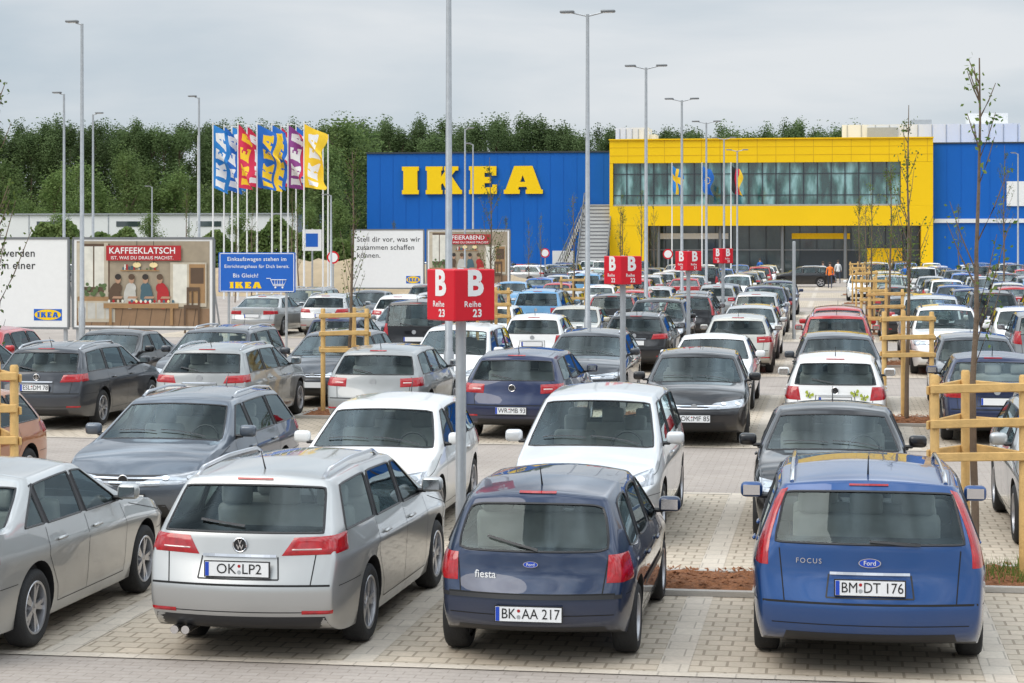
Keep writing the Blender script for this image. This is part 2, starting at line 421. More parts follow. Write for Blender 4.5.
def sub(me,idx,name,islands=False):
    bm=bmesh.new(); bm.from_mesh(me)
    bmesh.ops.delete(bm,geom=[f for f in bm.faces if f.material_index not in idx],context='FACES')
    outs=[]
    if not islands:
        groups=[None]
    else:
        seen=set(); groups=[]
        bm.faces.ensure_lookup_table(); bm.faces.index_update()
        for f in bm.faces:
            if f.index in seen: continue
            st=[f]; seen.add(f.index); g=[]
            while st:
                a=st.pop(); g.append(a.index)
                for e in a.edges:
                    for b in e.link_faces:
                        if b.index not in seen: seen.add(b.index); st.append(b)
            groups.append(set(g))
    for g in groups:
        b2=bm.copy()
        if g is not None:
            b2.faces.ensure_lookup_table()
            bmesh.ops.delete(b2,geom=[f for f in b2.faces if f.index not in g],context='FACES')
        m2=bpy.data.meshes.new(name); b2.to_mesh(m2); b2.free()
        for mm in me.materials: m2.materials.append(mm)
        for p in m2.polygons: p.use_smooth=True
        m2.set_sharp_from_angle(angle=rad(38))
        outs.append(m2)
    bm.free()
    return outs if islands else outs[0]
WH={}
def wheel_meshes(Rw,style):
    k=(Rw,style)
    if k in WH: return WH[k]
    w=.1; ri=Rw*.68
    t=MB(); t.lathe([(-w,ri),(-w,Rw*.88),(-w*.8,Rw*.98),(-w*.4,Rw),(w*.4,Rw),(w*.8,Rw*.98),(w,Rw*.9),(w*1.02,Rw*.8),(w*.9,ri)],32)
    tm=t.mesh('tyre',[M['tyre']],True,50)
    r=MB(); r.lathe([(w*.9,ri*1.02),(w*.96,ri*.99),(w*.9,ri*.92),(w*.2,ri*.88),(-w,ri*.88)],32)
    r.lathe([(w*.35,ri*.26),(w*.75,ri*.22),(w*.8,.005)],16)
    n={'five':5,'multi':10,'cap':7}[style]
    for i in range(n):
        a=2*math.pi*i/n
        hw_=(.16 if n==5 else .09 if n==10 else .16)
        for da in([0] if n!=5 else [-.16,.16]):
            pts=[]
            for (rr,ww,xx) in((ri*.18,hw_*ri*.55,w*.72),(ri*.92,hw_*ri*(.5 if n==5 else .85),w*.74)):
                for sg in(-1,1):
                    aa=a+da*(0 if rr<.2*ri else 1)
                    px=rr*math.cos(aa)-sg*ww*math.sin(aa); pz=rr*math.sin(aa)+sg*ww*math.cos(aa)
                    pts.append((xx,px,pz)); pts.append((xx-.03,px,pz))
            r.add(pts,[(0,2,6,4),(1,5,7,3),(0,4,5,1),(2,3,7,6)])
    rm=r.mesh('rim',[M['rim']],True,35)
    h=MB(); h.lathe([(-w*.9,.01),(-w*.9,ri*.9),(w*.1,ri*.9),(w*.1,ri*.6),(w*.2,ri*.58),(w*.2,.005)],24)
    hm=h.mesh('wheel',[M['hub']],True)
    WH[k]=(hm,tm,rm); return WH[k]
def build(sp):
    me,g=shell(sp); hw,yr,yf=g['hw'],g['yr'],g['yf']; H=sp['H']; belt=g['belt']
    bvh=BVHTree.FromPolygons([v.co.copy() for v in me.vertices],[tuple(p.vertices) for p in me.polygons])
    def ray(o,d):
        o=Vector(o); d=Vector(d).normalized(); h=bvh.ray_cast(o,d)
        if h[0] is None: return None
        n=h[1]; 
        if n.dot(d)>0: n=-n
        return h[0],n
    PR={'rear':lambda a,b:ray((a,-9,b),(0,1,0)),'front':lambda a,b:ray((a,9,b),(0,-1,0)),
        'L':lambda a,b:ray((-9,a,b),(1,0,0)),'R':lambda a,b:ray((9,a,b),(-1,0,0)),'top':lambda a,b:ray((a,b,9),(0,0,-1))}
    def cr(s_):
        def f(a,z):
            t=rad(a); d=Vector((s_*math.sin(t),-math.cos(t),0)); c=Vector((s_*(hw-.5),yr+.55,z)); return ray(c+d*4,-d)
        return f
    def cf(s_):
        def f(a,z):
            t=rad(a); d=Vector((s_*math.sin(t),math.cos(t),0)); c=Vector((s_*(hw-.5),yf-.6,z)); return ray(c+d*4,-d)
        return f
    for s_,n in((1,'R'),(-1,'L')): PR['cr'+n]=cr(s_); PR['cf'+n]=cf(s_)
    def patch(mb,pr,q,nu=10,nv=5,off=.008,mi=0):
        f=PR[pr]; G=[[None]*(nv+1) for _ in range(nu+1)]; vs=[]
        q=[Vector(a) for a in q]
        for i in range(nu+1):
            for j in range(nv+1):
                u,v=i/nu,j/nv
                p=q[0]*(1-u)*(1-v)+q[1]*u*(1-v)+q[2]*u*v+q[3]*(1-u)*v
                h=f(p[0],p[1])
                if h is None: continue
                e=i in(0,nu) or j in(0,nv)
                vs.append(h[0]+h[1]*(off*.25 if e else off)); G[i][j]=len(vs)-1
        fs=[]
        for i in range(nu):
            for j in range(nv):
                ids=[G[i][j],G[i+1][j],G[i+1][j+1],G[i][j+1]]
                if None in ids: continue
                pp=[vs[k] for k in ids]
                if max((pp[0]-pp[1]).length,(pp[1]-pp[2]).length)>.3: continue
                fs.append(tuple(ids))
        mb.add(vs,fs,mi)
    def ribbon(mb,pr,pts,w=.006,off=.002,mi=0):
        f=PR[pr]
        for a,b in zip(pts[:-1],pts[1:]):
            a=Vector(a);b=Vector(b); n=max(1,int((b-a).length/.05))
            d=(b-a).normalized(); nn=Vector((-d.y,d.x))*w/2
            row=[]
            for i in range(n+1):
                p=a+(b-a)*i/n; h1=f(*(p+nn)); h2=f(*(p-nn))
                row.append((h1,h2))
            for i in range(n):
                A,B=row[i],row[i+1]
                if None in(A[0],A[1],B[0],B[1]): continue
                if (A[0][0]-B[0][0]).length>.15: continue
                mb.add([A[0][0]+A[0][1]*off,A[1][0]+A[1][1]*off,B[1][0]+B[1][1]*off,B[0][0]+B[0][1]*off],[(0,1,2,3)],mi)
    g['PR']=PR
    parts=[]
    def part(n,m_,par=None,loc=(0,0,0),rz=0): parts.append((n,m_,par,loc,rz)); return len(parts)-1
    body=sub(me,[0,4],'body'); part('body',body)
    part('windshield',seal(sub(me,[3],'windshield'))); part('rear_window',seal(sub(me,[2],'rear_window')))
    for m_ in sub(me,[1],'side_window',True): part('side_window',seal(m_))
    hm,tm,rm=wheel_meshes(sp['R'],sp.get('rim','multi'))
    for s_ in(1,-1):
        for yy in(g['ya'],g['yb']):
            rz=0 if s_==1 else math.pi
            i=part('wheel',hm,None,(s_*(hw-.125),yy,sp['R']),rz); part('tyre',tm,i); part('rim',rm,i)
    mb=MB(); zb=.3; p0,q0,cb=sp['p0'],sp['q0'],sp['cb']
    for s_ in('L','R'):
        ribbon(mb,s_,[(q0-.0,belt+.0),(q0-.02,.72),(q0+.18,.45),(q0+.22,zb)])
        ribbon(mb,s_,[(p0+.04,belt),(p0+.03,zb)])
        ribbon(mb,s_,[(cb-.22,belt-.02),(cb-.14,.7),(cb-.16,zb)])
        ribbon(mb,s_,[(q0+.22,zb),(cb-.16,zb)])
        ribbon(mb,s_,[(cb+.02,belt-.05),(yf-.3,belt-.24)])
        ribbon(mb,s_,[(yr+.1,sp.get('bt',.56)+.01),(g['ya']-.36,sp.get('bt',.56)+.01)])
        ribbon(mb,s_,[(yf-.1,sp.get('bt',.56)+.01),(g['yb']+.36,sp.get('bt',.56)+.01)])
    zt=sp.get('bt',.56)+.025
    xw=hw*.74
    bl=belt-.0 if not sp.get('sedan') else belt+.03
    ribbon(mb,'rear',[(-xw,bl),(-xw+.04,zt)],.009); ribbon(mb,'rear',[(xw,bl),(xw-.04,zt)],.009)
    ribbon(mb,'rear',[(-hw*.93,zt),(hw*.93,zt)],.016)
    ribbon(mb,'front',[(-hw*.6,belt-.28),(hw*.6,belt-.28)],.008)
    ribbon(mb,'rear',[(-hw*.8,.415),(hw*.8,.415)],.007)
    part('panel_gap',mb.mesh('panel_gap',[M['seam']]))
    mb=MB()
    for q in sp.get('rtrim',[(-.55,.27,.55,.40)]): patch(mb,'rear',[(q[0],q[1]),(q[2],q[1]),(q[2]*.96,q[3]),(q[0]*.96,q[3])],14,4,.006)
    part('rear_bumper_trim',mb.mesh('rear_bumper_trim',[M['black']],True))
    mb=MB(); ribbon(mb,'rear',[(-.15,H-.085),(.15,H-.085)],.014,.008); 
    if mb.v: part('brake_light',mb.mesh('brake_light',[M['red_lens']],True))
    if not sp.get('norefl'):
        for s_ in('R','L'):
            mb=MB(); patch(mb,'cr'+s_,[(16,.40),(38,.40),(38,.43),(16,.43)],8,2,.008); part('reflector',mb.mesh('reflector',[M['red_lens']],True))
    pz=sp.get('pz',.72)
    if pz>.6:
        mb=MB()
        for a_,b_ in(((-.33,pz-.08),(.33,pz-.08)),((-.33,pz-.08),(-.31,pz+.09)),((.33,pz-.08),(.31,pz+.09))): ribbon(mb,'rear',[a_,b_],.012,.002)
        part('plate_recess',mb.mesh('plate_recess',[M['black']],True)); mb2=MB(); ribbon(mb2,'rear',[(-.3,pz+.095),(.3,pz+.095)],.022,.018)
        part('tailgate_handle',mb2.mesh('tailgate_handle',[M['chrome'] if sp.get('rails')=='c' else M['paint']],True))
    if sp.get('belttrim'):
        mb=MB()
        for s_ in('L','R'): ribbon(mb,s_,[(g['ya']+.36,.52),(g['yb']-.36,.52)],.05,.012)
        ribbon(mb,'rear',[(-hw*.86,.555),(hw*.86,.555)],.03,.014)
        part('rubbing_strip',mb.mesh('rubbing_strip',[M['black']],True))
    for s_ in('R','L'):
        mb=MB(); patch(mb,'cr'+s_,sp['tail'],12,6,.012)
        if sp.get('tailc'): patch(mb,'cr'+s_,sp['tailc'],8,3,.016,1)
        part('tail_light',mb.mesh('tail_light',[M['red_lens'],M['clear_lens']],True,60))
        mb=MB(); patch(mb,'cf'+s_,sp['headl'],12,6,.012)
        hq=sp['headl']; ca=(hq[0][0]+hq[1][0])/2*.55; cz=(hq[0][1]+hq[2][1])/2
        for aa in(ca,ca+26):
            h=PR['cf'+s_](aa,cz)
            if h:
                n=12; d=h[1]; a=Vector((0,0,1)); u=d.cross(a).normalized(); w_=d.cross(u)
                mb.add([h[0]+d*.018+(u*math.cos(2*math.pi*k/n)+w_*math.sin(2*math.pi*k/n))*.045 for k in range(n)],[tuple(range(n))],1)
        part('headlight',mb.mesh('headlight',[M['head'],M['head_in']],True,60))
    mb=MB(); zg=belt-.38
    gw=sp.get('gw',.42)
    patch(mb,'front',[(-gw,zg),(gw,zg),(gw*1.1,zg+.12),(-gw*1.1,zg+.12)],14,3,.008)
    patch(mb,'front',[(-.55,.26),(.55,.26),(.48,.4),(-.48,.4)],14,3,.008)
    for zz_ in(.04,.08): ribbon(mb,'front',[(-gw,zg+zz_),(gw,zg+zz_)],.016,.016,1)
    part('grille',mb.mesh('grille',[M['black'],M['chrome']],True))
    for s_ in(1,-1):
        mb=MB(); mb.rbox((s_*(hw+.07),cb-.32,belt+.1),(.2,.11,.14),.045,0,3)
        mb.rbox((s_*(hw-.04),cb-.3,belt+.04),(.12,.05,.04),.015,1,1)
        mb.box((s_*(hw+.07),cb-.378,belt+.1),(.15,.006,.09),2)
        part('mirror',mb.mesh('mirror',[M['paint'],M['black'],M['chrome']],True,50))
    for s_,k in((1,'R'),(-1,'L')):
        for yy in(p0+.24,q0+.26):
            h=PR[k](yy,belt-.12)
            if h:
                mb=MB(); mb.rbox((h[0].x+s_*.018,yy,belt-.12),(.03,.19,.03),.012,0,1)
                part('door_handle',mb.mesh('door_handle',[M['paint']],True))
    mb=MB()
    if not sp.get('sedan'):
        ribbon(mb,'rear',sp['wip'] if sp.get('wip') else [(-.02,belt+.06),(-.38,belt+.12)],.016,.02)
        part('wiper',mb.mesh('wiper',[M['black']]))
    mb=MB(); ribbon(mb,'top',[(-.55,cb+.05),(.0,cb+.02)],.02,.02); part('wiper',mb.mesh('wiper',[M['black']]))
    mb=MB(); ribbon(mb,'top',[(.05,cb+.05),(.55,cb-.06)],.02,.02); part('wiper',mb.mesh('wiper',[M['black']]))
    if sp.get('rails'):
        for s_ in(1,-1):
            pts=[]; y0=yr+sp['rt']+.05; y1=sp['ct']-.25
            for i in range(12):
                y=y0+(y1-y0)*i/11; h=PR['top'](s_*hw*.64,y)
                up=.045 if 0<i<11 else -.0
                pts.append((s_*hw*.64,y,h[0].z+up))
            mb=MB(); mb.tube(pts,.018,8); part('roof_rail',mb.mesh('roof_rail',[M['chrome'] if sp['rails']=='c' else M['black']],True))
    h=PR['top'](0,yr+sp['rt']+.2)
    mb=MB(); mb.tube([h[0],h[0]+Vector((0,-.12,.16))],[.008,.003],6); part('antenna',mb.mesh('antenna',[M['black']]))
    py=min(PR['rear'](0,pz+dz)[0].y for dz in(-.055,0,.055))
    mb=MB(); mb.box((0,0,0),(.54,.014,.13),2); mb.box((0,-.009,0),(.52,.006,.112),0); mb.box((-.243,-.0125,0),(.03,.004,.108),1)
    g['rp']=(0,py-.01,pz); pm=mb.mesh('license_plate',[M['plate'],M['eublue'],M['black']]); g['rpi']=part('license_plate',pm,None,g['rp'])
    fz=.46; py=max(PR['front'](0,fz+dz)[0].y for dz in(-.055,0,.055))
    g['fp']=(0,py+.012,fz); g['fpi']=part('license_plate',pm,None,g['fp'],math.pi)
    ez=sp.get('ez',pz+.17); h=PR['rear'](0,ez); g['re']=h[0]
    h=PR['front'](0,belt-.31); g['fe']=h[0]
    mb=MB(); 
    n=20; e=[(.055*math.cos(2*math.pi*k/n),-.012,.055*math.sin(2*math.pi*k/n)) for k in range(n)]
    mb.add(e,[tuple(range(n))])
    em=mb.mesh('badge',[M['steel']])
    if not sp.get('oval'): part('badge',em,None,tuple(g['re'])); 
    part('badge',em,None,tuple(g['fe']),math.pi)
    fz0=.30
    def seat(xw_):
        mb=MB(); mb.rbox((0,.05,.22),(xw_,.5,.16),.05,0,2); mb.rbox((0,-.24,.5),(xw_,.14,.6),.05,0,2,rx=.2)
        for hx in([0] if xw_<.7 else [-.42,0,.42]): mb.rbox((hx,-.33,.88),(.27,.09,.18),.035,0,2)
        return mb.mesh('seat',[M['seat']],True,50)
    sf=seat(.5); sr=seat(1.2)
    part('front_seat',sf,None,(.36,.12,fz0-.02)); part('front_seat',sf,None,(-.36,.12,fz0-.02)); ys=max(-.72,yr+1.1); part('rear_seat',sr,None,(0,ys,fz0+.0))
    mb=MB(); a=hw*.935-.07; y0=yr+.42 if not sp.get('sedan') else yr+.95; y1=cb-.25; z0_=.26; z1_=belt-.03
    mb.quad((-a,y0,z0_),(-a,y1,z0_),(-a,y1,z1_),(-a,y0,z1_)); mb.quad((a,y0,z0_),(a,y1,z0_),(a,y1,z1_),(a,y0,z1_)); mb.quad((-a,y0,z0_),(a,y0,z0_),(a,y0,z1_),(-a,y0,z1_))
    mb.quad((-a,y0,z0_),(a,y0,z0_),(a,y1,z0_),(-a,y1,z0_)); mb.quad((-a,y0,z1_-.04),(a,y0,z1_-.04),(a,ys-.3,z1_-.04),(-a,ys-.3,z1_-.04))
    part('interior_lining',mb.mesh('interior_lining',[M['trim']]))
    mb=MB(); mb.rbox((0,sp['cb']-.18,belt-.09),(hw*1.7,.5,.18),.06,0,2)
    part('dashboard',mb.mesh('dashboard',[M['trim']],True))
    mb=MB(); pts=[]
    for k in range(17):
        t=2*math.pi*k/16; pts.append((-.36+.18*math.cos(t),sp['cb']-.5-.07*math.sin(t),belt-.03+.17*math.sin(t)))
    mb.tube(pts,.014,6,cap=False); part('steering_wheel',mb.mesh('steering_wheel',[M['black']],True))
    if sp.get('exh'):
        for dx in(0,.09):
            mb=MB(); mb.tube([(-.52+dx,yr+.2,.255),(-.52+dx,yr-.10,.255)],.034,12)
            part('exhaust_pipe',mb.mesh('exhaust_pipe',[M['chrome']],True))
    jm=MB(); mats=[M['paint']]
    for i,(n,m_,par,loc,rz) in enumerate(parts):
        if n in('steering_wheel','antenna'): continue
        mt=Matrix.Translation(loc)@Matrix.Rotation(rz,4,'Z')
        if par is not None:
            pl=parts[par]; mt=Matrix.Translation(pl[3])@Matrix.Rotation(pl[4],4,'Z')@mt
        idx=[]
        for q in m_.materials:
            if q not in mats: mats.append(q)
            idx.append(mats.index(q))
        o=len(jm.v); jm.v+=[tuple(mt@v.co) for v in m_.vertices]
        for p in m_.polygons: jm.f.append(tuple(a+o for a in p.vertices)); jm.m.append(idx[p.material_index])
    g['joined']=jm.mesh('parked_car',mats,True,38)
    g['parts']=parts; g['sp']=sp
    return g
h_std=[(-22,.60),(48,.64),(58,.76),(-8,.70)]
SP={
'golf':dict(L=4.56,W=1.66,H=1.49,belt=.98,cb=1.02,ct=.28,rt=.46,p0=-.05,q0=-1.02,ovr=1.0,ovf=.87,R=.325,rk=.10,rails='c',rim='five',exh=1,bt=.60,rdrop=0,tum=.75,soft=.85,hero=1,
   tail=[(0,.85),(64,.87),(68,1.01),(10,.99)],tailc=[(6,.885),(34,.89),(34,.91),(6,.905)],headl=h_std,pz=.75,ez=.93,rtrim=[(-.72,.27,.72,.38)],wip=[(.02,1.06),(-.36,1.10)]),
'estate':dict(L=4.56,W=1.76,H=1.49,belt=.98,cb=1.02,ct=.28,rt=.50,p0=-.05,q0=-1.02,ovr=1.0,ovf=.87,R=.325,rk=.10,rails='c',rim='five',bt=.62,soft=.9,
   tail=[(4,.84),(62,.86),(64,.99),(10,.97)],headl=h_std,pz=.75,ez=.93,rtrim=[(-.6,.27,.6,.37)]),
'fiesta':dict(L=3.85,W=1.61,H=1.40,belt=.86,cb=.95,ct=.22,rt=.36,p0=-.12,q0=-1.0,ovr=.62,ovf=.76,R=.285,rk=.08,rim='cap',tum=.72,rdrop=.03,bt=.55,soft=.5,brise=.03,crx=1.4,rw=.885,norefl=1,hero=1,
   tail=[(26,.66),(62,.66),(60,.87),(30,.87)],headl=[(-25,.55),(46,.58),(56,.7),(-8,.67)],pz=.43,ez=.80,belttrim=1,rtrim=[(-.6,.27,.6,.32)],oval=1,wip=[(.05,.90),(-.36,.99)]),
'focus':dict(L=4.47,W=1.84,H=1.52,belt=.97,cb=1.0,ct=.26,rt=.36,p0=-.08,q0=-1.05,ovr=.98,ovf=.86,R=.315,rk=.08,rails='c',rim='five',tum=.75,bt=.55,rdrop=0,soft=.75,crx=1.2,hero=1,
   tail=[(34,.84),(60,.84),(52,1.38),(42,1.40)],headl=h_std,pz=.70,ez=.88,rtrim=[(-.66,.27,.66,.35)],oval=1,wip=[(.0,1.03),(.38,1.01)],norefl=1),
'sedan':dict(L=4.5,W=1.77,H=1.44,belt=.95,cb=.95,ct=.2,rt=1.25,p0=-.18,q0=-1.02,ovr=.98,ovf=.88,R=.32,sedan=1,rk=.05,soft=.9,
   tail=[(0,.76),(60,.78),(62,.9),(0,.9)],headl=h_std,pz=.72,ez=.88,rim='five'),
'hatch':dict(L=4.2,W=1.79,H=1.47,belt=.95,cb=1.0,ct=.25,rt=.48,p0=-.1,q0=-1.0,ovr=.78,ovf=.88,R=.32,rk=.11,rdrop=.03,soft=.75,
   tail=[(8,.78),(58,.8),(62,.95),(8,.93)],tailc=[(12,.83),(30,.84),(30,.87),(12,.87)],headl=h_std,pz=.5,ez=.87,rtrim=[(-.6,.27,.6,.36)]),
'polo':dict(L=3.95,W=1.69,H=1.46,belt=.93,cb=.95,ct=.22,rt=.38,p0=-.1,q0=-.98,ovr=.68,ovf=.82,R=.305,rk=.09,soft=.75,
   tail=[(20,.72),(60,.74),(60,.94),(26,.94)],headl=h_std,pz=.72,ez=.88,rim='cap'),
'mpv':dict(L=4.3,W=1.70,H=1.60,belt=1.0,cb=1.25,ct=.4,rt=.36,p0=0,q0=-.98,ovr=.8,ovf=.85,R=.32,rk=.07,hd=.12,tum=.75,soft=.8,
   tail=[(24,.8),(60,.84),(58,1.12),(30,1.12)],headl=[(-18,.62),(50,.68),(62,.84),(0,.72)],pz=.74,ez=.92),
'van':dict(L=4.45,W=1.81,H=1.80,belt=1.08,cb=1.3,ct=.62,rt=.26,p0=.05,q0=-1.05,ovr=.85,ovf=.88,R=.325,rk=.06,hd=.1,tum=.8,rdrop=0,
   tail=[(26,.82),(60,.84),(58,1.2),(32,1.2)],headl=[(-18,.7),(50,.74),(60,.88),(-6,.82)],pz=.8,ez=.98),
'suv':dict(L=4.4,W=1.83,H=1.68,belt=1.08,cb=1.0,ct=.3,rt=.43,p0=-.08,q0=-1.05,ovr=.85,ovf=.88,R=.355,rk=.09,tum=.74,rails='b',rim='five',bt=.62,
   tail=[(8,.88),(60,.9),(62,1.05),(8,1.05)],headl=[(-20,.7),(48,.74),(58,.87),(-8,.82)],pz=.8,ez=.98),
}
TP={k:build(v) for k,v in SP.items()}
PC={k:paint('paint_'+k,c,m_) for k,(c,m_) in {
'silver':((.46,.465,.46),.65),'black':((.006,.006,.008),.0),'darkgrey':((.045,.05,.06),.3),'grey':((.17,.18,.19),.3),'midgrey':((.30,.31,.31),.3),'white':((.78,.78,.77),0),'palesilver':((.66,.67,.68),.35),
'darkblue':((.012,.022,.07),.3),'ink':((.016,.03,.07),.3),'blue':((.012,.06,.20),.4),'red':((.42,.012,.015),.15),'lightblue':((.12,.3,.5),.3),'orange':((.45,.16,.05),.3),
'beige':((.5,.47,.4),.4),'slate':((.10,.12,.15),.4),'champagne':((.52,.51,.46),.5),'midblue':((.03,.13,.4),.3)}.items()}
CNAME={'midgrey':'light grey','silver':'silver','palesilver':'pale silver','ink':'dark blue','black':'black','darkgrey':'dark grey','grey':'grey','white':'white','darkblue':'dark blue','blue':'metallic blue','red':'red','lightblue':'light blue','orange':'copper orange','beige':'beige','slate':'blue grey','champagne':'champagne','midblue':'bright blue'}
TNAME={'golf':'estate car','estate':'estate car','fiesta':'small hatchback','focus':'estate car','sedan':'saloon car','hatch':'hatchback','polo':'small hatchback','mpv':'compact people carrier','van':'family van','suv':'sport utility car'}
def setpaint(o,m_):
    for sl in o.material_slots:
        if sl.material==M['paint']: sl.link='OBJECT'; sl.material=m_
def car(t,col,X,Yn,away=True,yaw=None,detail=True,plate=None,badge=None,label=None,scale=1,rz=None):
    g=TP[t]; L=g['sp']['L']; Yc=Yn+L/2
    if rz is None: rz=(0 if away else math.pi)+rad(R.uniform(-1.3,1.3) if yaw is None else yaw)
    lab=label or f"{CNAME[col]} {TNAME[t]} parked {'nose in, rear showing' if away else 'with its front showing'}"
    if not detail:
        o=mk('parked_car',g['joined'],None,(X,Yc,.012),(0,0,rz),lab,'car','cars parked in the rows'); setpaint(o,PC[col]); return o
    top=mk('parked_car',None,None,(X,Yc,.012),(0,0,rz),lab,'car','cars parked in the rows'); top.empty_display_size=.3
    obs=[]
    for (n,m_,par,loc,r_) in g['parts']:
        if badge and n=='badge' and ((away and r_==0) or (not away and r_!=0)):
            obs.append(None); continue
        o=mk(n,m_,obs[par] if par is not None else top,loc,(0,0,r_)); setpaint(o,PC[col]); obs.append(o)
    if plate:
        P0=obs[g['rpi' if away else 'fpi']]
        a,b=plate.split(' ',1)
        ma,mb_=tmesh(a,.112,M['ink']),tmesh(b,.112,M['ink'])
        wa=max(v.co.x for v in ma.vertices)-min(v.co.x for v in ma.vertices); wb=max(v.co.x for v in mb_.vertices)-min(v.co.x for v in mb_.vertices)
        gap=.05; f=min(1.0,(.46-gap)/(wa+wb)); tot=wa*f+wb*f+gap; x=.018-tot/2
        o=mk('lettering',ma,P0,(x+wa*f/2,-.0135,0),(rad(90),0,0)); o.scale=(f,1,1)
        o=mk('lettering',mb_,P0,(x+wa*f+gap+wb*f/2,-.0135,0),(rad(90),0,0)); o.scale=(f,1,1)
        mb=MB()
        for zz,m_,r_ in((.026,1,.013),(-.022,0,.016)): mb.add([(x+wa*f+gap/2+r_*math.cos(6.2832*k/12),-.0135,zz+r_*math.sin(6.2832*k/12)) for k in range(12)],[tuple(range(12))],m_)
        mk('plate_seal',mb.mesh('plate_seal',[M['steel'],M['red_lens']]),P0)
    if badge:
        p=g['re'] if away else g['fe']; rr=(rad(90),0,0) if away else (rad(90),0,math.pi); sg=-1 if away else 1
        if badge=='ford':
            q=.7 if t=='fiesta' else 1
            n=28; mb=MB(); mb.add([(q*.085*math.cos(2*math.pi*k/n),0,q*.036*math.sin(2*math.pi*k/n)) for k in range(n)],[tuple(range(n))],1)
            mb.add([(q*.078*math.cos(2*math.pi*k/n),-.003,q*.031*math.sin(2*math.pi*k/n)) for k in range(n)],[tuple(range(n))],0)
            b=mk('badge',mb.mesh('badge',[M['eublue'],M['chrome']]),top,(p.x,p.y-.02,p.z))
            mk('lettering',tmesh('Ford',.05*q,M['plate'],.0),b,(0,-.006,0),(rad(90),0,0))
        if badge=='vw':
            b=mk('badge',ring_m,top,(p.x,p.y+sg*.016,p.z),(0,0,0))
            mk('lettering',tmesh('V',.055,M['chrome'],.001),b,(0,sg*.002,.02),rr); mk('lettering',tmesh('W',.055,M['chrome'],.001),b,(0,sg*.002,-.018),rr)
    return top,g
def onrear(c,me,x,z,off=.012,name='lettering',tilt=0):
    top,g=c; h=g['PR']['rear'](x,z); n=h[1]
    yw=math.atan2(n.x,-n.y); mk(name,me,top,h[0]+n*off,(rad(90) if name=='lettering' else 0,tilt,yw))
mb=MB(); pts=[(.055*math.cos(2*math.pi*k/24),0,.055*math.sin(2*math.pi*k/24)) for k in range(25)]; mb.tube(pts,.006,6,cap=False)
mb.add([(.052*math.cos(2*math.pi*k/24),.004,.052*math.sin(2*math.pi*k/24)) for k in range(24)],[tuple(range(24))],1)
ring_m=mb.mesh('badge',[M['chrome'],M['black']],True)
# ---- row one
car('sedan','silver',-7.35,15.1,True,yaw=-.5)
car('golf','silver',-4.62,15.75,True,yaw=-1,plate='OK LP2',badge='vw',label='silver estate car with roof rails, rear and twin exhausts showing')
tf=car('fiesta','ink',-2.36,16.0,True,yaw=0,plate='BK AA 217',badge='ford',label='small dark blue older hatchback, rear wiper on its wide rear window')
onrear(tf,tmesh('fiesta',.085,M['plate'],.0008),-.36,.71)
cf_=car('focus','blue',.25,15.95,True,yaw=.3,plate='BM DT 176',badge='ford',label='metallic blue estate car with tall upright tail lights, rear showing')
onrear(cf_,tmesh('FOCUS',.055,M['chrome'],.0,sp=1.25),-.46,.88)
# ---- row two
car('hatch','orange',-11.25,22.0,False)
car('estate','slate',-7.85,22.0,False,badge='vw',label='blue grey estate car with roof rails facing the kerb bed')
car('polo','white',-5.3,22.2,False,label='white hatchback with black grille facing the kerb bed')
car('mpv','palesilver',-2.72,22.1,False,label='pale silver compact people carrier with large windscreen facing the bed')
car('sedan','black',-.03,22.2,False,label='black saloon car with chrome trim facing the bed')
car('estate','silver',2.8,22.4,False)
# ---- row three
car('estate','slate',-16.4,34.6,True); 
car('estate','darkgrey',-13.9,34.4,True,plate='ESL DM 78',badge='vw',label='dark grey estate car, rear with plate showing')
car('estate','midgrey',-11.0,34.6,True,label='light grey estate car with roof rails, rear showing')
car('hatch','midgrey',-8.0,35.0,True)
car('hatch','darkblue',-5.3,33.9,True,plate='WR MB 93',badge='vw',label='dark blue three door hatchback with red tail lights')
car('hatch','black',-2.33,33.3,False,yaw=2,plate='OK MF 85',label='glossy black hatchback, front with plate showing')
tp=car('polo','white',.02,34.0,True,badge='vw',label='white small hatchback with butterfly stickers on the tailgate')
mb=MB()
for sg in(-1,1):
    mb.add([(0,0,0),(sg*.05,0,.06),(sg*.075,0,.04),(sg*.07,0,.005),(sg*.03,0,-.005)],[(0,1,2,3,4)],0); mb.add([(0,0,-.005),(sg*.045,0,-.012),(sg*.045,0,-.04),(sg*.02,0,-.05)],[(0,1,2,3)],0)
mb.box((0,-.002,0),(.01,.004,.09),1)
bf=mb.mesh('butterfly_sticker',[M['lime'],M['ink']])
onrear(tp,bf,-.42,.80,.03,'butterfly_sticker',.4); onrear(tp,bf,.32,.83,.03,'butterfly_sticker',-.3); onrear(tp,bf,.46,.76,.035,'butterfly_sticker',.2)
car('sedan','darkblue',2.65,34.2,True); car('hatch','black',5.2,34.4,True)
# ---- row four
for (t,c,x) in [('hatch','red',-18.3),('sedan','black',-15.4),('focus','darkgrey',-12.8),('hatch','darkgrey',-10.2),('mpv','white',-7.6),('estate','darkgrey',-5.05),('sedan','white',-2.45),('hatch','darkgrey',.1),('hatch','darkgrey',2.7),('estate','silver',5.2)]:
    car(t,c,x+R.uniform(-.1,.1),39.9+R.uniform(-.1,.3),False)
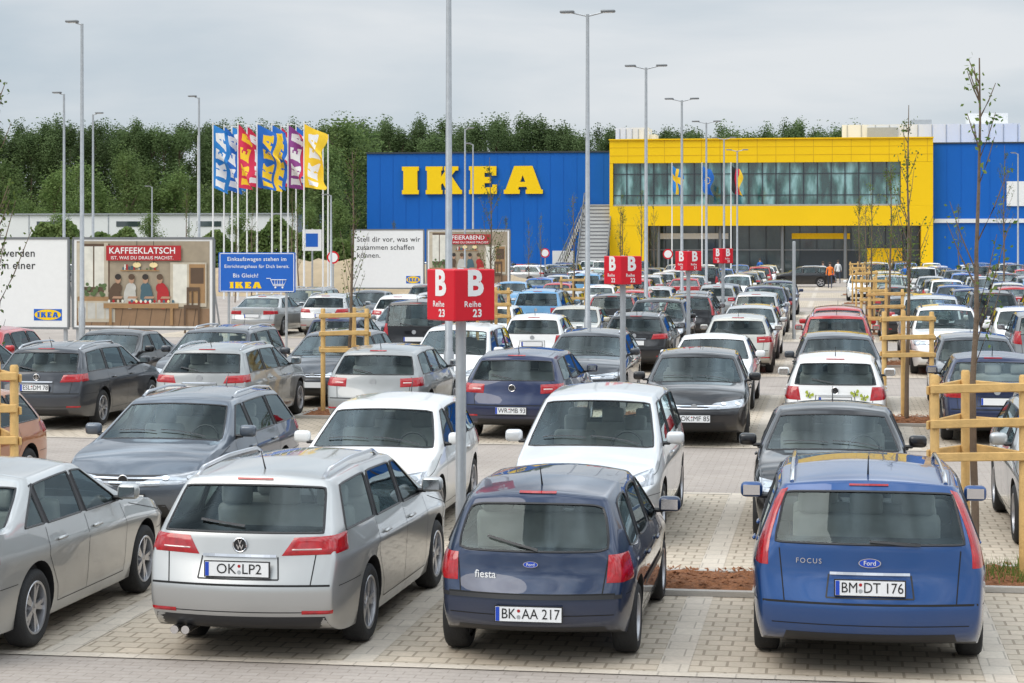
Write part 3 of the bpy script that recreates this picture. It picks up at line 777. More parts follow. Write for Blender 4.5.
# ---- row five
for (t,c,x) in [('fiesta','darkblue',-12.9),('van','black',-10.7),('polo','white',-7.5),('estate','black',-5.0),('hatch','champagne',-2.35),('focus','red',.1),('suv','white',2.7),('mpv','grey',5.2)]:
    car(t,c,x+R.uniform(-.1,.1),51.4+R.uniform(-.2,.3),c!='white' or t=='polo')
for (t,c,x) in [('estate','grey',-12.5),('polo','white',-9.9),('sedan','beige',-7.4),('suv','black',-5.0),('estate','silver',-2.5),('hatch','red',.0),('van','silver',2.6),('hatch','white',5.1)]:
    car(t,c,x+R.uniform(-.1,.1),57.3+R.uniform(-.2,.3),False)
cols=['silver']*4+['black']*4+['darkgrey']*3+['grey']*2+['midgrey']*2+['white']*5+['darkblue']*2+['red']*2+['blue','midblue','beige','champagne','lightblue']
types=['estate','hatch','hatch','polo','mpv','sedan','sedan','suv','van','estate','polo','focus','fiesta','fiesta']
for k in range(2,7):
    ya=33.9+17.4*k
    for f in(0,1):
        Y=ya+5.8*f; xl={2:-22,3:-19}.get(k,-15.5); X=-25.0
        while X<.095*Y+4:
            if X>=xl and not(-.7<X<.7) and not(k>=4 and -2.7<X<.7) and R.random()>.07:
                if f==0 and k==2 and X<-16: c=['midblue','white','silver'][int(abs(X))%3]
                else: c=R.choice(cols)
                car(R.choice(types),c,X+R.uniform(-.15,.15),Y+R.uniform(-.2,.4),(f==0) if R.random()<.85 else f==1,detail=False)
            X+=2.5
for Y in(154.5,160.5,167):
    X=-40
    while X<20:
        if not(-3<X<1.5) and R.random()>.12 and not(Y>165 and X>-20): car(R.choice(types[:9]),R.choice(cols),X+R.uniform(-.15,.15),Y+R.uniform(-.2,.3),Y<158,detail=False)
        X+=2.5
for (t,c,x,y,rz) in [('estate','black',bx(803,150),148,90),('van','white',bx(872,150),150,12),('hatch','white',bx(862,118),116,180),('hatch','silver',bx(915,150),150,80),('sedan','darkgrey',bx(560,151),149,85),('estate','silver',bx(520,151),149,85)]:
    car(t,c,x,y-2.2,detail=False,rz=rad(rz))
for i,(b,c,t) in enumerate([(10,'white','van'),(48,'darkgrey','estate'),(95,'silver','hatch'),(180,'white','mpv'),(225,'red','hatch'),(290,'white','estate'),(385,'silver','sedan'),(440,'black','hatch')]):
    car(t,c,bx(b,148),147,detail=False,rz=rad(88+i))
# ---------------------------------------------------------------- ground
def sheet(name,x0,x1,y0,y1,z,m_,label):
    mb=MB(); mb.quad((x0,y0,z),(x1,y0,z),(x1,y1,z),(x0,y1,z)); return mk(name,mb.mesh(name,[m_]),label=label,cat='ground',kind='structure')
sheet('ground',-2500,2500,-300,4000,0,M['groundm'],'grass and bare earth around the car park')
sheet('parking_lot',-45,60,-10,166,.004,M['aisle'],'light grey paved driving lanes of the car park')
sheet('access_road',-140,-45,140,174,.008,M['aisle'],'paved access road beside the car park')
sheet('access_road',-45,60,166,174,.008,M['aisle'],'paved access road before the store')
sheet('pavement',-45,60,174,180,.012,M['line'],'pale paving in front of the store entrance')
for k in range(-1,7):
    y0=33.3+17.4*k
    xl=-23.75 if k<3 else -16.25
    sheet('pavement',xl,46.25,y0,y0+11.2,.008,M['bay'],'beige block paved parking bays with thin joints')
    mb=MB(); x=-1.25+2.5*int((xl)/2.5)
    while x<30:
        if x>xl: mb.quad((x-.12,y0,.012),(x+.12,y0,.012),(x+.12,y0+11.2,.012),(x-.12,y0+11.2,.012))
        x+=2.5
    for yy in(y0-.15,y0+11.2): mb.quad((xl,yy,.012),(46,yy,.012),(46,yy+.15,.012),(xl,yy+.15,.012))
    mk('road_marking',mb.mesh('road_marking',[M['line']]),label='pale paving strips dividing the parking bays',cat='road marking',kind='structure')
def bed(x0,x1,y0,y1):
    mb=MB(); w=.1;h=.05
    mb.box(((x0+x1)/2,y0,h/2+.012),(x1-x0+w,w,h),0); mb.box(((x0+x1)/2,y1,h/2+.012),(x1-x0+w,w,h),0)
    mb.box((x0,(y0+y1)/2,h/2+.012),(w,y1-y0-w,h),0); mb.box((x1,(y0+y1)/2,h/2+.012),(w,y1-y0-w,h),0)
    nx=max(4,int((x1-x0)/.12)); ny=10; vs=[];fs=[]
    for i in range(nx+1):
        for j in range(ny+1):
            vs.append((x0+.05+(x1-x0-.1)*i/nx,y0+.05+(y1-y0-.1)*j/ny,.05+(R.uniform(0,.05) if 0<i<nx and 0<j<ny else 0)))
    for i in range(nx):
        for j in range(ny): a=i*(ny+1)+j; fs.append((a,a+ny+1,a+ny+2,a+1))
    mb.add(vs,fs,1)
    for _ in range(int((x1-x0)*260)):
        x,y=R.uniform(x0+.08,x1-.08),R.uniform(y0+.08,y1-.08); a=R.uniform(0,3.14); l=R.uniform(.015,.045)
        dx,dy=math.cos(a)*l,math.sin(a)*l; z=.085+R.uniform(0,.02)
        mb.add([(x-dx,y-dy,z),(x+dy*.4,y-dx*.4,z+.01),(x+dx,y+dy,z+R.uniform(0,.03)),(x-dy*.4,y+dx*.4,z)],[(0,1,2,3)],1)
    mk('planting_bed',mb.mesh('planting_bed',[M['kerb'],M['mulch']]),label='kerbed bed of brown bark mulch between bays',cat='planting bed',group='mulch beds between the bays')
bed(-1.85,-.72,19.35,20.55); bed(1.35,3.6,20.0,21.3); bed(-9.9,-8.3,20.0,21.3)
for k in range(0,6):
    y0=33.3+17.4*k+4.2
    for xc,w in((1.3,.9),(-9.2,.8),(-3.8,.5)):
        if xc==-9.2 and k>4: continue
        bed(xc-w,xc+w,y0,y0+1.6)
mb=MB()
for _ in range(500):
    x,y=1.9+R.gauss(0,.35),20.5+R.gauss(0,.3); 
    if not(1.4<x<3 and 20.05<y<21.2): continue
    a=R.uniform(0,6.28); l=R.uniform(.08,.2); dx,dy=math.cos(a)*.006,math.sin(a)*.006
    mb.add([(x-dx,y-dy,.08),(x+dx,y+dy,.08),(x+R.gauss(0,.05),y+R.gauss(0,.05),.08+l)],[(0,1,2)])
mk('grass',mb.mesh('grass',[M['leaf3']]),label='tufts of weeds growing in the mulch',cat='grass',kind='stuff')
# ---------------------------------------------------------------- young trees + guards
def young_tree(h,seed,leaves,nb=24):
    r=random.Random(seed); mb=MB(); lf=MB()
    pts=[(0,0,0)];x=y=0
    for i in range(1,9):
        x+=r.gauss(0,.02);y+=r.gauss(0,.02); pts.append((x,y,h*i/8))
    mb.tube(pts,[.04*(1-i/8.6)+.004 for i in range(9)],7)
    tips=[]
    for i in range(nb):
        z=h*r.uniform(.38,.97); k=z/h*8; i0=int(k); p=Vector(pts[i0]).lerp(Vector(pts[min(8,i0+1)]),k-i0)
        a=r.uniform(0,6.28); l=(h-z)*.3+.22; l*=r.uniform(.6,1.1)
        d=Vector((math.cos(a)*.5,math.sin(a)*.5,1)).normalized()
        q=p+d*l*.5; e=q+(d+Vector((0,0,.25))).normalized()*l*.5
        mb.tube([p,q,e],[.010,.006,.003],4,cap=False); tips.append((p,q,e))
    for _ in range(leaves):
        p,q,e=r.choice(tips); t=r.uniform(.25,1.05); c=(p.lerp(q,t*2) if t<.5 else q.lerp(e,t*2-1))+Vector((r.gauss(0,.04),r.gauss(0,.04),r.gauss(0,.04)))
        u=Vector((r.gauss(0,1),r.gauss(0,1),r.gauss(0,1))).normalized(); w=u.cross(Vector((r.gauss(0,1),r.gauss(0,1),r.gauss(0,1)))).normalized(); s=r.uniform(.018,.034)
        lf.add([c-u*s,c+w*s*.6,c+u*s,c-w*s*.6],[(0,1,2,3)])
    return mb.mesh('trunk',[M['bark']],True),lf.mesh('crown',[M['leaf3']])
YT=[young_tree(5.1,3,190,16),young_tree(5.0,5,450),young_tree(5.8,8,500)]
GP=[(-.43,-.2),(.43,-.2),(0,.5)]
mb=MB(); mb.tube([(0,0,0),(0,0,1.98),(0,0,2.0)],[.045,.045,.035],10); gpost=mb.mesh('post',[M['wood']],True)
rails=[]
for z in(1.86,1.52,1.2):
    for a,b in((0,1),(1,2),(2,0)):
        mb=MB(); A=Vector((*GP[a],z));B=Vector((*GP[b],z+R.uniform(-.03,.03))); d=(B-A).normalized(); mid=(A+B)/2; nrm=Vector((d.y,-d.x,0))*.055
        l=(B-A).length+.1
        mb.rbox((0,0,0),(l,.03,.085),.008,0,1); rails.append((mb.mesh('rail',[M['wood']]),mid+nrm,math.atan2(d.y,d.x),math.atan2(B.z-A.z,l)))
def ytree(X,Y,i,guard=True,rz=0,s=1):
    t=mk('young_tree',None,None,(X,Y,.05),(0,0,rz),'slender young tree with sparse green leaves in a mulch bed','tree','young car park trees'); t.scale=(s,s,s)
    mk('trunk',YT[i][0],t); mk('crown',YT[i][1],t)
    if guard:
        g=mk('tree_guard',None,None,(X,Y,.05),(0,0,rad(R.uniform(-8,8))),'light timber post and rail guard around a young tree','tree guard','timber tree guards')
        for p in GP: mk('post',gpost,g,(p[0],p[1],0))
        for r_,l_,a_,b_ in rails: mk('rail',r_,g,l_,(0,-b_,a_))
ytree(1.36,20.6,0); ytree(-8.95,20.6,1,rz=2); ytree(1.3,38.4,2); ytree(-9.25,38.4,1,rz=1)
for k in range(1,6):
    ytree(1.35,38.4+17.4*k,k%3,rz=k,s=R.uniform(.9,1.1))
    if k<4: ytree(-9.3,38.4+17.4*k,(k+1)%3,rz=k*2,s=R.uniform(.85,1.1))
for (b,Y,s) in [(620,150,1.2),(640,160,1.3),(655,165,1.1),(540,140,.9),(530,120,.8),(960,160,1.2),(395,125,.9),(185,70,1.0),(250,75,.8),(300,95,1.0),(290,110,1.2),(235,105,.8),(505,145,1.0),(1003,120,1.5)]:
    ytree(bx(b,Y),Y,1+R.randrange(2),guard=False,rz=b,s=s)
# ---------------------------------------------------------------- B signs
def bsign(X,Y,n):
    t=mk('row_sign',None,None,(X,Y,.05),(0,0,rad(45)),'red square row marker sign on a grey post','sign','row marker signs')
    mb=MB(); mb.tube([(0,0,0),(0,0,3.0),(0,0,3.02)],[.055,.055,.02],14); mk('post',mb.mesh('post',[M['steel']],True),t)
    mb=MB(); mb.rbox((0,0,2.745),(.51,.51,.53),.012,0,1); b=mk('panel',mb.mesh('panel',[M['red']]),t)
    for i in range(4):
        a=i*math.pi/2; d=Vector((math.sin(a),-math.cos(a),0))*.2575; 
        u=Vector((math.cos(a),math.sin(a),0))
        mk('lettering',tmesh('B',.36,M['white'],.014),b,d+Vector((0,0,2.855)),(rad(90),0,a))
        mk('lettering',tmesh('Reihe',.085,M['white'],.001,sp=1.1),b,d-u*.03+Vector((0,0,2.65)),(rad(90),0,a))
        mk('lettering',tmesh(str(n),.11,M['white'],.003,sp=1.1),b,d+u*.03+Vector((0,0,2.555)),(rad(90),0,a))
for i in range(4): bsign(-3.83-(.1 if i else 0),20.9+17.4*i,23-i)
# ---------------------------------------------------------------- lamps
def lampmesh(H,double):
    po=MB(); po.tube([(0,0,0),(0,0,1.2),(0,0,1.25),(0,0,H)],[.1,.1,.075,.045],12)
    if double=='D':
        po.tube([(-.42,0,H+.05),(0,0,H-.05),(.42,0,H+.05)],.025,8)
    else: po.tube([(0,0,H-.02),(-.2,0,H+.03)],.025,8)
    heads=[]
    for s_ in((-1,1) if double=='D' else (-1,)):
        h=MB(); c=s_*(.56 if double=='D' else .32)
        h.rbox((c,0,H+.075),(.4,.2,.07),.03,0,2); h.box((c,0,H+.037),(.28,.14,.01),1)
        heads.append(h.mesh('lamp_head',[M['lampg'],M['white']],True))
    return po.mesh('post',[M['steel']],True),heads
LM={'D':lampmesh(9.5,'D'),'S':lampmesh(9.5,'S')}
def lamp(X,Y,k='D',s=1,rz=0):
    t=mk('street_lamp',None,None,(X,Y,.01),(0,0,rz),('tall grey twin arm' if k=='D' else 'tall grey single arm')+' car park lamp post','street lamp','car park lamp posts'); t.scale=(1,1,s)
    mk('post',LM[k][0],t)
    for h in LM[k][1]: mk('lamp_head',h,t)
for i,Y in enumerate((38.4,55.5,73,90.3,107.7,125,142)): lamp(-6.66 if i else -7.27,Y,'D')
for b,Y,k,s in[(82,60,'S',1.05),(64,85,'S',1.02),(93,96,'S',1),(199,92,'S',1.05),(465,112,'S',1),(473,130,'S',1),(152,140,'S',.75),(331,105,'S',.6),(1018,150,'S',1)]:
    lamp(bx(b,Y),Y,k,s,rz=rad(180) if b in(93,465) else 0)
t=mk('marker_post',None,None,(bx(794,70),70,0),(0,0,0),'plain grey steel post standing between the rows','post'); mb=MB(); mb.tube([(0,0,0),(0,0,3.3),(0,0,3.32)],[.06,.06,.02],10); mk('post',mb.mesh('post',[M['steel']],True),t)
# ---------------------------------------------------------------- billboards
P_={}
def pm(c,n): 
    if n not in P_: P_[n]=mat('print_'+n,c,.5,var=.25,scale=4)
    return P_[n]
def board(X,Y,w,h,z0,art,lab,rz=0,head='KAFFEEKLATSCH',right=False):
    t=mk('billboard',None,None,(X,Y,0),(0,0,rz),lab,'billboard','advertising boards on frames')
    mb=MB()
    for x in(-w/2+.1,w/2-.1):
        mb.box((x,.08,(z0+h)/2),(.1,.1,z0+h-.02),0); mb.box((x,.7,.06),(.1,1.4,.1),0)
        mb.tube([(x,1.3,.1),(x,.14,z0+h*.7)],.03,6)
    mk('frame',mb.mesh('frame',[M['steel']]),t)
    mb=MB(); mb.box((0,0,z0+h/2),(w,.05,h),0)
    mk('panel',mb.mesh('panel',[M['white']]),t)
    mb=MB()
    for sx,sz,cx,cz in((w+.08,.07,0,z0-.035),(w+.08,.07,0,z0+h+.035),(.07,h,-w/2-.036,z0+h/2),(.07,h,w/2+.036,z0+h/2)): mb.box((cx,-.0,cz),(sx,.09,sz),0)
    mk('border',mb.mesh('border',[M['lampg']]),t)
    if art=='room':
        mb=MB(); cs=[('wall',(.34,.28,.2)),('dark',(.03,.024,.02)),('floor',(.26,.16,.09)),('win',(.7,.68,.6)),('redb',(.4,.015,.02)),('wood2',(.34,.2,.09)),('shirt',(.5,.49,.45)),('green',(.09,.14,.05)),('skin2',(.42,.25,.16)),('teal',(.06,.12,.15)),('lampw',(.85,.66,.35)),('cream',(.5,.44,.34)),('brown',(.1,.06,.035))]
        ms=[pm(c,n) for n,c in cs]; ix={n:i for i,(n,c) in enumerate(cs)}
        lay=[0]
        def rc(x0,x1,a0,a1,n,sk=0):
            lay[0]+=1; y=-.026-.0006*lay[0]
            mb.quad((-w/2+x0*w,y,z0+a0*h),(-w/2+x1*w,y,z0+a0*h),(-w/2+(x1+sk)*w,y,z0+a1*h),(-w/2+(x0+sk)*w,y,z0+a1*h),ix[n])
        def el(cx,cz,rx,rz_,n):
            lay[0]+=1; y=-.026-.0006*lay[0]; k=14
            mb.add([(-w/2+cx*w+rx*w*math.cos(6.2832*i/k),y,z0+cz*h+rz_*h*math.sin(6.2832*i/k)) for i in range(k)],[tuple(range(k))],ix[n])
        rr=random.Random(4)
        rc(.02,.98,.02,.98,'wall'); rc(.02,.98,.02,.22,'floor')
        for i in range(9): rc(.02+.105*i,.025+.105*i,.02,.22,'brown',.02)
        rc(.03,.26,.40,.95,'brown'); rc(.055,.14,.46,.92,'win'); rc(.15,.23,.46,.92,'win'); rc(.02,.06,.34,.96,'cream'); rc(.22,.25,.34,.96,'cream'); rc(.03,.30,.3,.35,'wood2'); rc(.03,.3,.06,.3,'cream')
        for i in range(4): rc(.035+.066*i,.09+.066*i,.1,.28,'shirt')
        for i in range(26): el(.06+rr.random()*.18,.36+rr.random()*.14,.012,.02,'green')
        rc(.34,.62,.64,.655,'wood2')
        for i in range(14): x=.35+.26*rr.random(); rc(x,x+.012,.655,.67+rr.random()*.05,rr.choice(['cream','teal','redb','win','green']))
        rc(.70,.96,.24,.74,'cream'); rc(.72,.82,.28,.72,'win'); rc(.835,.95,.28,.72,'wood2'); rc(.845,.94,.5,.68,'brown')
        for cx in(.46,.58): el(cx,.71,.03,.03,'lampw'); rc(cx-.002,cx+.002,.73,.98,'dark')
        for cx,n,s_,hr in((.30,'brown',.03,'dark'),(.41,'shirt',.015,'brown'),(.53,'teal',-.01,'dark'),(.65,'redb',-.03,'brown')):
            el(cx,.35,.045,.14,n); el(cx+s_*.5,.45,.038,.06,n); el(cx+s_*.8,.545,.02,.046,'skin2'); el(cx+s_*.8,.575,.023,.034,hr); rc(cx-.02,cx+.05,.33,.355,'skin2',.01)
        rc(.22,.76,.22,.28,'wood2'); rc(.26,.28,.03,.22,'wood2'); rc(.70,.72,.03,.22,'wood2'); rc(.22,.76,.275,.285,'cream'); rc(.40,.55,.27,.30,'redb')
        for i in range(15): el(.26+i*.033,.30,.009,.018,rr.choice(['cream','lampw','win','teal','redb']))
        for cx in(.80,):
            rc(cx,cx+.014,.03,.26,'brown'); rc(cx+.10,cx+.114,.03,.46,'brown'); rc(cx,cx+.114,.22,.26,'brown'); rc(cx+.02,cx+.114,.42,.46,'brown'); rc(cx+.02,cx+.034,.26,.46,'brown'); rc(cx+.055,cx+.065,.26,.42,'brown')
        rc(.24,.78,.76,.93,'redb')
        mk('poster',mb.mesh('poster',ms),t)
        yy=-.026-.0006*(lay[0]+3)
        mk('lettering',tmesh(head,h*.1,M['white'],.004,sp=1.05),t,(0,yy,z0+h*.87),(rad(90),0,0))
        mk('lettering',tmesh('IST, WAS DU DRAUS MACHST.',h*.052,M['white'],.001,sp=1.05),t,(0,yy,z0+h*.79),(rad(90),0,0))
    else:
        for i,l in enumerate(art): mk('lettering',tmesh(l,h*.125,M['ink'],.003,align='RIGHT' if right else 'LEFT',sp=1.06),t,(w*.27 if right else -w/2+.06*w,-.03,z0+h*(.84-.14*i)),(rad(90),0,0))
        mb=MB(); mb.box((w*.36,-.03,z0+h*.14),(w*.2,.006,h*.13),0); mk('mark',mb.mesh('mark',[M['sky_blue']]),t)
        mb=MB(); k=24; mb.add([(w*.36+w*.095*math.cos(6.2832*i/k),-.036,z0+h*.14+h*.06*math.sin(6.2832*i/k)) for i in range(k)],[tuple(range(k))]); mk('mark',mb.mesh('mark',[M['logo_y']]),t)
        lm,lw=logo_mesh(h*.06,M['sky_blue'],.001); q=w*.15/lw; o=mk('lettering',lm,t,(w*.36-w*.075,-.04,z0+h*.11),(rad(90),0,0)); o.scale=(q,1,1)
wB=61.5
def brd(b0,b1,Y,z0,z1,art,lab,**k):
    x0,x1=bx(b0,Y),bx(b1,Y); board((x0+x1)/2,Y,x1-x0-.08,z1-z0,z0,art,lab,**k)
brd(73,214,wB,.62,3.38,'room','billboard with a coffee table room scene under a red banner')
brd(-72,69,wB,.62,3.38,['Was wir werden','wollen in einer'],'white billboard with black lettering on a steel frame',right=True)
brd(352,424,112,.7,3.9,['Stell dir vor, was wir','zusammen schaffen','können.'],'white billboard with three lines of black lettering')
brd(427,510,112,.7,3.9,'room','distant billboard with a room scene under a banner',head='FEIERABEND')
t=mk('information_sign',None,None,(bx(257,60),60,0),(0,0,0),'blue rectangular information sign with white lettering on two posts','sign')
for x in(-.9,.9):
    mb=MB(); mb.tube([(x,.06,0),(x,.06,2.9)],.04,8); mk('post',mb.mesh('post',[M['steel']],True),t)
mb=MB(); mb.rbox((0,0,2.38),(2.4,.04,1.2),.012,0,1); mk('panel',mb.mesh('panel',[M['sky_blue']]),t)
mb=MB()
for sx,sz,cx,cz in((2.32,.02,0,2.95),(2.32,.02,0,1.81),(.02,1.14,-1.15,2.38),(.02,1.14,1.15,2.38)): mb.box((cx,-.022,cz),(sx,.006,sz))
mk('border',mb.mesh('border',[M['white']]),t)
for s_,sz,z,x in(('Einkaufswagen stehen im',.17,2.78,0),('Einrichtungshaus für Dich bereit.',.14,2.56,0),('Bis Gleich!',.17,2.28,-.35)): mk('lettering',tmesh(s_,sz,M['white'],.001,sp=1.08),t,(x,-.023,z),(rad(90),0,0))
lm,lw=logo_mesh(.19,M['logo_y'],.003); mk('lettering',lm,t,(-.35-lw/2,-.024,1.9),(rad(90),0,0))
mb=MB(); Y_=-.024
mb.tube([(.3,Y_,2.2),(.42,Y_,2.2),(.52,Y_,1.98),(.85,Y_,1.98)],.012,5); mb.tube([(.45,Y_,2.16),(.92,Y_,2.16),(.85,Y_,2.02),(.52,Y_,2.02)],.012,5); 
for x in(.56,.64,.72,.8): mb.tube([(x,Y_,2.15),(x,Y_,2.03)],.008,4)
for x in(.58,.8): mb.tube([(x,Y_-.005,1.93),(x,Y_+.005,1.93)],.03,10)
mk('trolley_symbol',mb.mesh('trolley_symbol',[M['white']]),t)
t=mk('direction_sign',None,None,(bx(312,112),112,0),(0,0,0),'white and blue direction sign on a post','sign')
mb=MB(); mb.tube([(0,.06,0),(0,.06,4)],.05,8); mk('post',mb.mesh('post',[M['steel']],True),t)
mb=MB(); mb.box((0,0,3.35),(1.1,.06,1.2),0); mb.box((0,-.035,3.35),(.7,.01,.75),1); mk('panel',mb.mesh('panel',[M['white'],M['sky_blue']]),t)
for b,Y in((545,150),(333,110),(668,140)):
    t=mk('traffic_sign',None,None,(bx(b,Y),Y,0),(0,0,0),'small round red and white traffic sign on a post','sign','small traffic signs')
    mb=MB(); mb.tube([(0,.05,0),(0,.05,2.6)],.04,8); mk('post',mb.mesh('post',[M['steel']],True),t)
    mb=MB(); k=20
    mb.add([(.35*math.cos(6.2832*i/k),0,2.4+.35*math.sin(6.2832*i/k)) for i in range(k)],[tuple(range(k))],0); mb.add([(.26*math.cos(6.2832*i/k),-.01,2.4+.26*math.sin(6.2832*i/k)) for i in range(k)],[tuple(range(k))],1)
    mk('panel',mb.mesh('panel',[M['red'],M['white']]),t)
# ---------------------------------------------------------------- banners
FM={n:mat('flag_'+n,c,.7,var=.08) for n,c in {'blue':(.01,.13,.5),'yellow':(.85,.55,.02),'red':(.6,.02,.07),'purple':(.26,.05,.25),'white':(.78,.78,.78),'lblue':(.015,.2,.55),'black':(.01,.01,.01)}.items()}
def banner(b,Y,bg,stripe,txt,w=1.15,hp=9.9,seed=0,ang=0):
    r=random.Random(seed); t=mk('banner_flag',None,None,(bx(b,Y),Y,0),(0,0,ang),f'tall {bg} banner flag with lettering flying from a white pole','flag','tall banner flags')
    mb=MB(); mb.tube([(0,0,0),(0,0,hp)],[.06,.035],8); mb.tube([(0,0,hp-.1),(.35,0,hp-.1)],.02,6); mk('pole',mb.mesh('pole',[M['white']],True),t)
    ph=r.uniform(0,6); am=r.uniform(.22,.34); sk=r.uniform(.4,.85)
    def wv(x,z):
        q=x/w; zz=-z/3.7
        return (x*(1-.16*math.sin(2.0*z+ph)**2-.08*q), am*math.sin(2.4*z+ph+x*3.4)*q**.8+.09*math.sin(5.5*z+ph*2+x*5)*q, z-sk*q*(1-.6*zz)-.16*q*math.sin(3*z+ph))
    mb=MB(); nx,nz=36,120; h=3.5; vs=[];fs=[]
    for i in range(nx+1):
        for j in range(nz+1):
            x=w*i/nx; z=-h*j/nz; a=wv(x,z); vs.append((a[0],a[1],hp-.12+a[2]))
    lh=min(.66,w*.6); ll=h*.9; kx=LW/ll
    for i in range(nx):
        for j in range(nz):
            a=i*(nz+1)+j
            fs.append((a,a+nz+1,a+nz+2,a+1))
            x=w*(i+.5)/nx; z=h*(j+.5)/nz
            lx=(h-z-(h-ll)/2)*kx; ly=1-(x-(w*.46-lh/2))/lh
            mb.m.append(2 if (0<lx<LW and 0<ly<1 and inlogo(lx,ly)) else (1 if (stripe and i>=28) else 0))
    mb.v=vs; mb.f=fs
    mk('flag_cloth',mb.mesh('flag_cloth',[FM[bg],FM[stripe or bg],FM[txt]],True,80),t)
    return t
for i,(b,Y,bg,st,tx,w) in enumerate([(213,110,'lblue',None,'white',1.05),(224,112,'blue',None,'white',1.1),(232,118,'lblue',None,'white',1.0),(238,110,'red',None,'yellow',1.2),(247,117,'red','purple','white',1.0),(257,110,'blue','yellow','yellow',1.5),(272,116,'blue',None,'yellow',1.0),(281,118,'red',None,'white',1.0),(288,111,'purple','red','white',1.15),(296,118,'blue',None,'white',.9),(304,110,'yellow',None,'white',1.45)]):
    banner(b,Y,bg,st,tx,w,seed=i,ang=rad(R.uniform(-20,20)),hp=9.9 if Y<115 else 10.2)
for b in(198,328,323):
    t=mk('flagpole',None,None,(bx(b,118),118,0),(0,0,0),'bare white flagpole beside the banner flags','flagpole','bare flagpoles'); mb=MB(); mb.tube([(0,0,0),(0,0,9.6)],[.06,.035],8); mk('pole',mb.mesh('pole',[M['white']],True),t)
def nflag(b,Y,bands,cross,lab):
    t=mk('national_flag',None,None,(bx(b,Y),Y,0),(0,0,0),lab,'flag','flags before the entrance')
    hp=8.9
    mb=MB(); mb.tube([(0,0,0),(0,0,hp+.2)],[.055,.03],8); mk('pole',mb.mesh('pole',[M['white']],True),t)
    mb=MB(); w,h=1.15,1.9; nx,nz=16,22
    for i in range(nx+1):
        for j in range(nz+1):
            x=w*i/nx; z=-h*j/nz; mb.v.append((x*(.62+.12*math.sin(4*z+x*3))+.05,.16*math.sin(6*x+2*z)*x/w+.05*math.sin(5*z),hp+z-x*.45-.08*math.sin(5*x)))
    for i in range(nx):
        for j in range(nz):
            a=i*(nz+1)+j; mb.f.append((a,a+nz+1,a+nz+2,a+1))
            if cross: mm=1 if (5<=i<=8 or 7<=j<=11) else 0
            elif bands==1: mm=0
            else: mm=min(2,int(i*3/nx))
            mb.m.append(mm)
    ms=[FM['lblue'],FM['yellow'],FM['yellow']] if cross else ([FM['blue']]*3 if bands==1 else [FM['black'],FM['red'],FM['yellow']])
    mk('flag_cloth',mb.mesh('flag_cloth',ms,True),t)
    if bands==1:
        mb=MB()
        for k in range(12):
            a=k*math.pi/6; x=.42+.18*math.cos(a); z=hp-1.15+.24*math.sin(a)
            mb.box((x,-.24,z),(.06,.01,.06))
        mk('star_ring',mb.mesh('star_ring',[FM['yellow']]),t)
nflag(672,152,2,True,'blue flag with yellow cross on a white pole'); nflag(702,152,1,False,'blue flag with a ring of yellow stars'); nflag(731,152,3,False,'black red and gold flag on a white pole')
# ---------------------------------------------------------------- store
YB=180
def fx(b): return bx(b,YB)
xa,xb_,xc=fx(362),fx(612),fx(932)
store=mk('store_building',None,None,((xa+xc)/2,YB,0),(0,0,0),'large blue store with yellow glazed entrance block and yellow lettering','building')
ox=(xa+xc)/2
def sp_(n,mb,ms,smooth=False): return mk(n,mb.mesh(n,ms,smooth),store,(-ox,-YB,0))
mb=MB(); mb.box(((xa+xb_)/2,YB+30,5.6),(xb_-xa,56,11.2),0)
x=xa+1.2
while x<xb_: mb.box((x,YB+1.99,5.6),(.04,.03,11.1),0); x+=1.2
mb.box(((xa+xb_)/2,YB+1.97,11.25),(xb_-xa+.1,.2,.14),1)
for q in((-38.5,2.2),(-24,2.4)): mb.box((q[0],YB+1.96,1.2),(2.0,.06,2.4),2)
sp_('blue_wall',mb,[M['blue'],M['frame_dark'],M['offwhite']])
lm,lw=logo_mesh(2.5,M['logo_y'],.12)
x0=fx(398); sc=(fx(540)-x0)/lw
o=mk('lettering',lm,store,(x0-ox,1.8,7.5),(rad(90),0,0)); o.scale=(sc,1,1)
zt=12.05; W2=xc-xb_; d=YB-2
mb=MB()
mb.box(((xb_+xc)/2,d+20,zt-1.0),(W2,40,2.0),0)
mb.box(((xb_+xc)/2,d+20,5.45),(W2,40,1.7),0)
mb.box((xb_+.15,d+20,8.17),(.3,40,3.73),0); mb.box((xc-1.35,d+20,8.17),(2.7,40,3.73),0)
mb.box((xb_+1.6,d+20,2.29),(3.2,40,4.58),0)
mb.box((xc-.5,d+20,2.29),(1.0,40,4.58),0)
x=xb_+1.6
while x<xc-.1:
    mb.box((x,d-.004,zt-1.0),(.04,.02,1.98),1); x+=1.6
for z in(zt-.65,zt-1.35): mb.box(((xb_+xc)/2,d-.01,z),(W2-.04,.02,.03),1)
mb.box(((xb_+xc)/2,d-.03,zt+.05),(W2+.1,.3,.1),0)
sp_('yellow_wall',mb,[M['yellow'],mat('yellow_joint',(.6,.36,0),.6)])
gx0,gx1=xb_+.31,xc-2.71
mgl=bpy.data.materials.new('facade_glass'); nt,N,Lk=nodes(mgl); bb=N['Principled BSDF']; bb.inputs['Roughness'].default_value=.04; bb.inputs['Coat Weight'].default_value=1; bb.inputs['Specular IOR Level'].default_value=.9
tc=N.new('ShaderNodeTexCoord'); vo=N.new('ShaderNodeTexNoise'); vo.inputs['Scale'].default_value=.8; vo.inputs['Detail'].default_value=8; mp=N.new('ShaderNodeMapping'); mp.inputs['Scale'].default_value=(1.6,1,.5); Lk.new(tc.outputs['Object'],mp.inputs['Vector']); Lk.new(mp.outputs[0],vo.inputs['Vector'])
